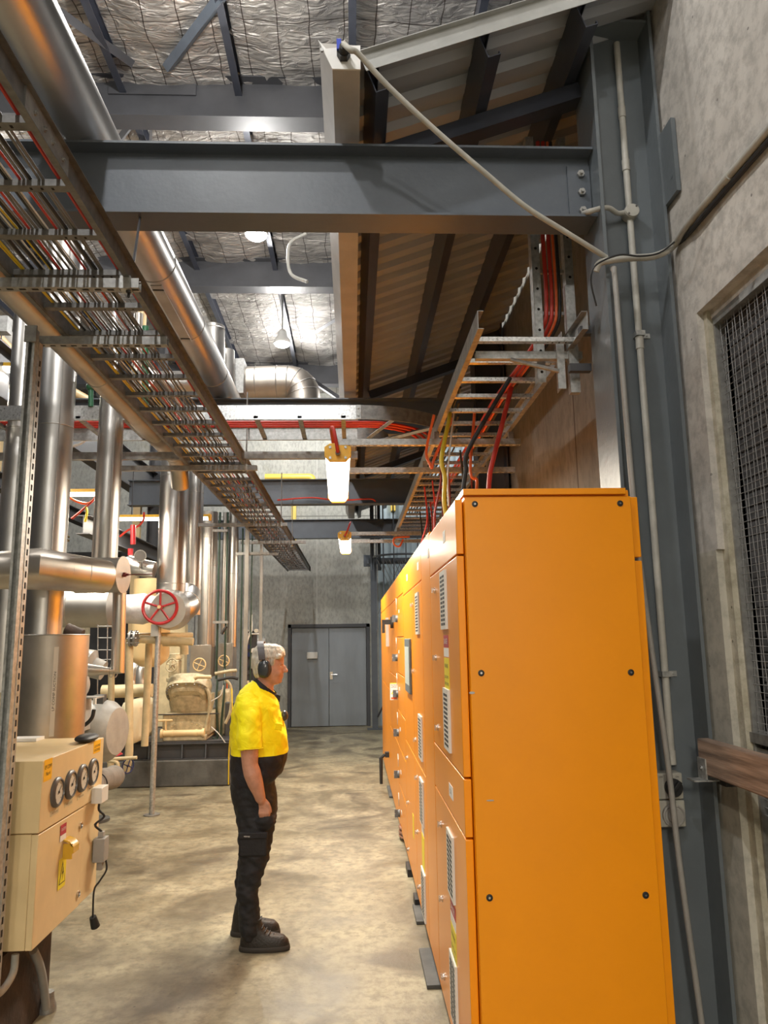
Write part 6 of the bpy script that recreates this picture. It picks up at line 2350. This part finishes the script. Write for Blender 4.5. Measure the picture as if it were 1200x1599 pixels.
# collar
m = MB()
cp = []
for k in range(25):
    t_ = math.pi * 2 * k / 24
    ct, st = math.cos(t_), math.sin(t_)      # ct 1 = front
    xb, zb = B(398, 1058)
    xf, zf = B(432, 1085)
    x_ = (xb + xf) / 2 + ct * (xf - xb) / 2
    z_ = (zb + zf) / 2 + (zf - zb) / 2 * ct
    cp.append((V((x_, PYc + st * .072, z_ + .012)), V((x_ + ct * .016, PYc + st * .100, z_ - .034 - .022 * max(0, ct))), V((x_ + ct * .010, PYc + st * .088, z_ - .036 - .022 * max(0, ct)))))
m.rings([[a_, b_, c_, (a_ + V((0, 0, -.02)))] for a_, b_, c_ in cp[:-1]], cap=False, closed=True)
m.build('collar', 'collar', person)
for s_ in (-1, 1):
    f0_ = Q(430, 1086, PYc + s_ * .020)
    MB().prism([(0, 0), (.035, -.012), (.030, -.050), (-.010, -.048), (-.022, -.02)], f0_ + V((-.002, 0, .01)), (1, s_ * -.3, 0), (0, 0, 1), (0, .006 * s_, 0)).build('collar_point', 'collar', person)
cf = Q(438.5, 1131, PYc - .138)
MB().box(cf - V((.026, .004, .020)), cf + V((.026, .004, .020)), Matrix.Rotation(R(32), 3, 'Z') @ Matrix.Rotation(R(14), 3, 'Y')).build('chest_pocket_flap', 'shirt', person, bevel=.003)
# ear defender cup hooked on the far side of the chest (seen past the pocket)
x_, z_ = B(447, 1118)
o = MB().ball((x_ - .014, PYc + .02, z_), (.026, .030, .034), 14, 10).build('clip_on_radio', 'muff')
tag(o, 'small dark rounded device clipped on the chest of the yellow shirt', 'radio')

# ---- trousers
m = MB()
TR = [((362.5, 1219), (427, 1219), .190), ((361, 1230), (431, 1230), .190), ((363, 1245), (432.5, 1245), .188), ((367, 1262), (433, 1262), .184), ((371, 1280), (431.5, 1280), .176)]
m.rings([bring(a_, b_, h_, PYc, 36, .85) for a_, b_, h_ in TR])


def leg(seq, yy):
    rr = []
    for (pxb, pyb), (pxf, pyf), hw_, yc in seq:
        rr.append(bring((pxb, pyb), (pxf, pyf), hw_, yc, 28, .92))
    m.rings(rr)


leg([((372, 1268), (432.5, 1268), .095, PYc - .088), ((376, 1290), (430.5, 1290), .095, PYc - .098), ((377, 1320), (426, 1318), .088, PYc - .108), ((377, 1345), (420, 1343), .082, PYc - .115),
     ((376, 1365), (412, 1363), .076, PYc - .120), ((376, 1390), (408, 1388), .072, PYc - .122), ((377, 1412), (408.5, 1410), .068, PYc - .122), ((379, 1430), (409.5, 1430), .066, PYc - .122), ((382, 1444), (408, 1446), .060, PYc - .122), ((384, 1453), (405, 1455), .050, PYc - .122)], 0)
leg([((371, 1268), (430, 1268), .092, PYc + .088), ((374, 1290), (428, 1290), .092, PYc + .095), ((374, 1318), (420, 1316), .086, PYc + .105), ((369, 1345), (411, 1345), .080, PYc + .110),
     ((365, 1368), (401, 1368), .074, PYc + .114), ((364, 1392), (398, 1392), .070, PYc + .116), ((365, 1412), (396, 1412), .066, PYc + .116), ((365, 1428), (395, 1430), .062, PYc + .116), ((367, 1438), (392, 1440), .052, PYc + .116)], 0)


def tfold(co):
    a_ = noise.noise(V((co.x * 10, co.y * 10, co.z * 20 + co.x * 14)))
    b_ = noise.noise(V((co.x * 24, co.y * 20, co.z * 44)))
    amp = 1.3 if co.z < .75 else .8
    return (.008 * a_ + .005 * b_) * amp


m.ball(Q(419.5, 1272, PYc - .178), (.058, .036, .052), 18, 12)      # the hand bulging in its pocket
tr = remesh(m, 'trousers', 'trousers', person, .007, 3, tfold)
# cargo pocket flap with its tag
c0 = Q(402, 1297, PYc - .200)
pk = MB().box(c0 + V((-.085, -.006, -.10)), c0 + V((.085, .02, .03))).build('cargo_pocket', 'trousers', person, bevel=.012)
fl = MB().box(c0 + V((-.088, -.012, .0)), c0 + V((.088, .01, .04))).build('pocket_flap', 'trousers', pk, bevel=.008)
text('WORKWEAR', c0 + V((-.035, -.0125, .018)), (1, 0, -.05), (0, 0, 1), .008, 'paper', pk, 'lettering', .036)


# ---- boots
def boot(pxh, pxt, pyb, y_, top_px, top_py):
    xh, xt = P(pxh, pyb, y_).x, P(pxt, pyb, y_).x
    L_ = xt - xh
    q = MB()
    #           x0    x1    z    hw
    rings = [ering(xh + .004, xt - .004, .020, .052, 36, y_, .85), ering(xh + .0, xt - .0, .035, .053, 36, y_, .85), ering(xh + .002, xt - .006, .055, .052, 36, y_, .85), ering(xh + .006, xt - .03, .078, .047, 36, y_, .88),
             ering(xh + .010, xt - .10, .100, .044, 36, y_, .92, -.15), ering(xh + .014, xt - .145, .125, .044, 36, y_, .95, -.1), ering(xh + .018, xt - .165, .155, .046, 36, y_, .98), ering(xh + .020, xt - .165, .175, .048, 36, y_, 1)]
    q.rings(rings)
    b = q.build('boot', 'boot', person, ang=70)
    s = MB().rings([ering(xh - .003, xt + .003, .001, .050, 36, y_, .85), ering(xh - .006, xt + .006, .010, .055, 36, y_, .85), ering(xh - .004, xt + .004, .026, .055, 36, y_, .85), ering(xh + .0, xt, .030, .053, 36, y_, .85)])
    s.build('sole', 'boot_sole', b)
    for k in range(4):
        zz = .076 + k * .017
        xx = xt - .100 - k * .020
        MB().tube([(xx, y_ - .034, zz), (xx + .008, y_, zz + .012), (xx, y_ + .034, zz)], .0035, 6).build('lace', 'black', b)
    return b


boot(374.5, 452, 1482, fy_n, 0, 0)
boot(361, 437, 1458, fy_f, 0, 0)

# ---- ear muffs, worn over the head
t = thing('ear_muffs', 'dark grey ear defenders worn over the head of the person', 'ear defenders', (B(415, 1045)[0], PYc, B(415, 1045)[1]))
xc, zc = B(415.5, 1044)
for s_ in (-1, 1):
    rings = []
    for d, k in ((.062, .80), (.078, 1.0), (.098, 1.0), (.112, .88), (.118, .6), (.119, .1)):
        rings.append([V((xc + .041 * k * math.copysign(abs(math.cos(a_)) ** .8, math.cos(a_)), PYc + s_ * d, zc + .055 * k * math.copysign(abs(math.sin(a_)) ** .8, math.sin(a_)) - .006 * 0)) for a_ in [2 * math.pi * i / 28 for i in range(28)]])
    MB().rings(rings).build('cup', 'muff', t, ang=60)
    rings = []
    for d, k in ((.060, 1.0), (.064, 1.1), (.076, 1.1), (.080, 1.0)):
        rings.append([V((xc + .040 * k * math.cos(a_), PYc + s_ * d, zc + .052 * k * math.sin(a_))) for a_ in [2 * math.pi * i / 28 for i in range(28)]])
    MB().rings(rings).build('cushion', 'muff_pad', t)
    MB().tube(smooth_path([V((xc - .022, PYc + s_ * .098, zc + .005)), V((xc - .020, PYc + s_ * .104, zc + .05)), V((xc - .012, PYc + s_ * .098, zc + .075)), V((xc + .0, PYc + s_ * .10, zc + .06)), V((xc + .02, PYc + s_ * .10, zc + .045))], 4), .003, 6).build('wire_yoke', 'bolt', t)
path = []
zt_ = B(410, 1003.5)[1]
zs_ = zc + .055
for k in range(25):
    a_ = math.pi * k / 24
    path.append(V((xc - .012 - .02 * math.sin(a_), PYc - .098 * math.cos(a_), zs_ + (zt_ - zs_) * math.sin(a_) ** .8)))
m = MB()
m.rings([[p + V((-.021, 0, 0)) + (p - V((xc, PYc, zc))).normalized() * .003, p + V((.021, 0, 0)) + (p - V((xc, PYc, zc))).normalized() * .003,
          p + V((.021, 0, 0)) + (p - V((xc, PYc, zc))).normalized() * .011, p + V((-.021, 0, 0)) + (p - V((xc, PYc, zc))).normalized() * .011] for p in path])
m.build('headband', 'muff_band', t, ang=50)
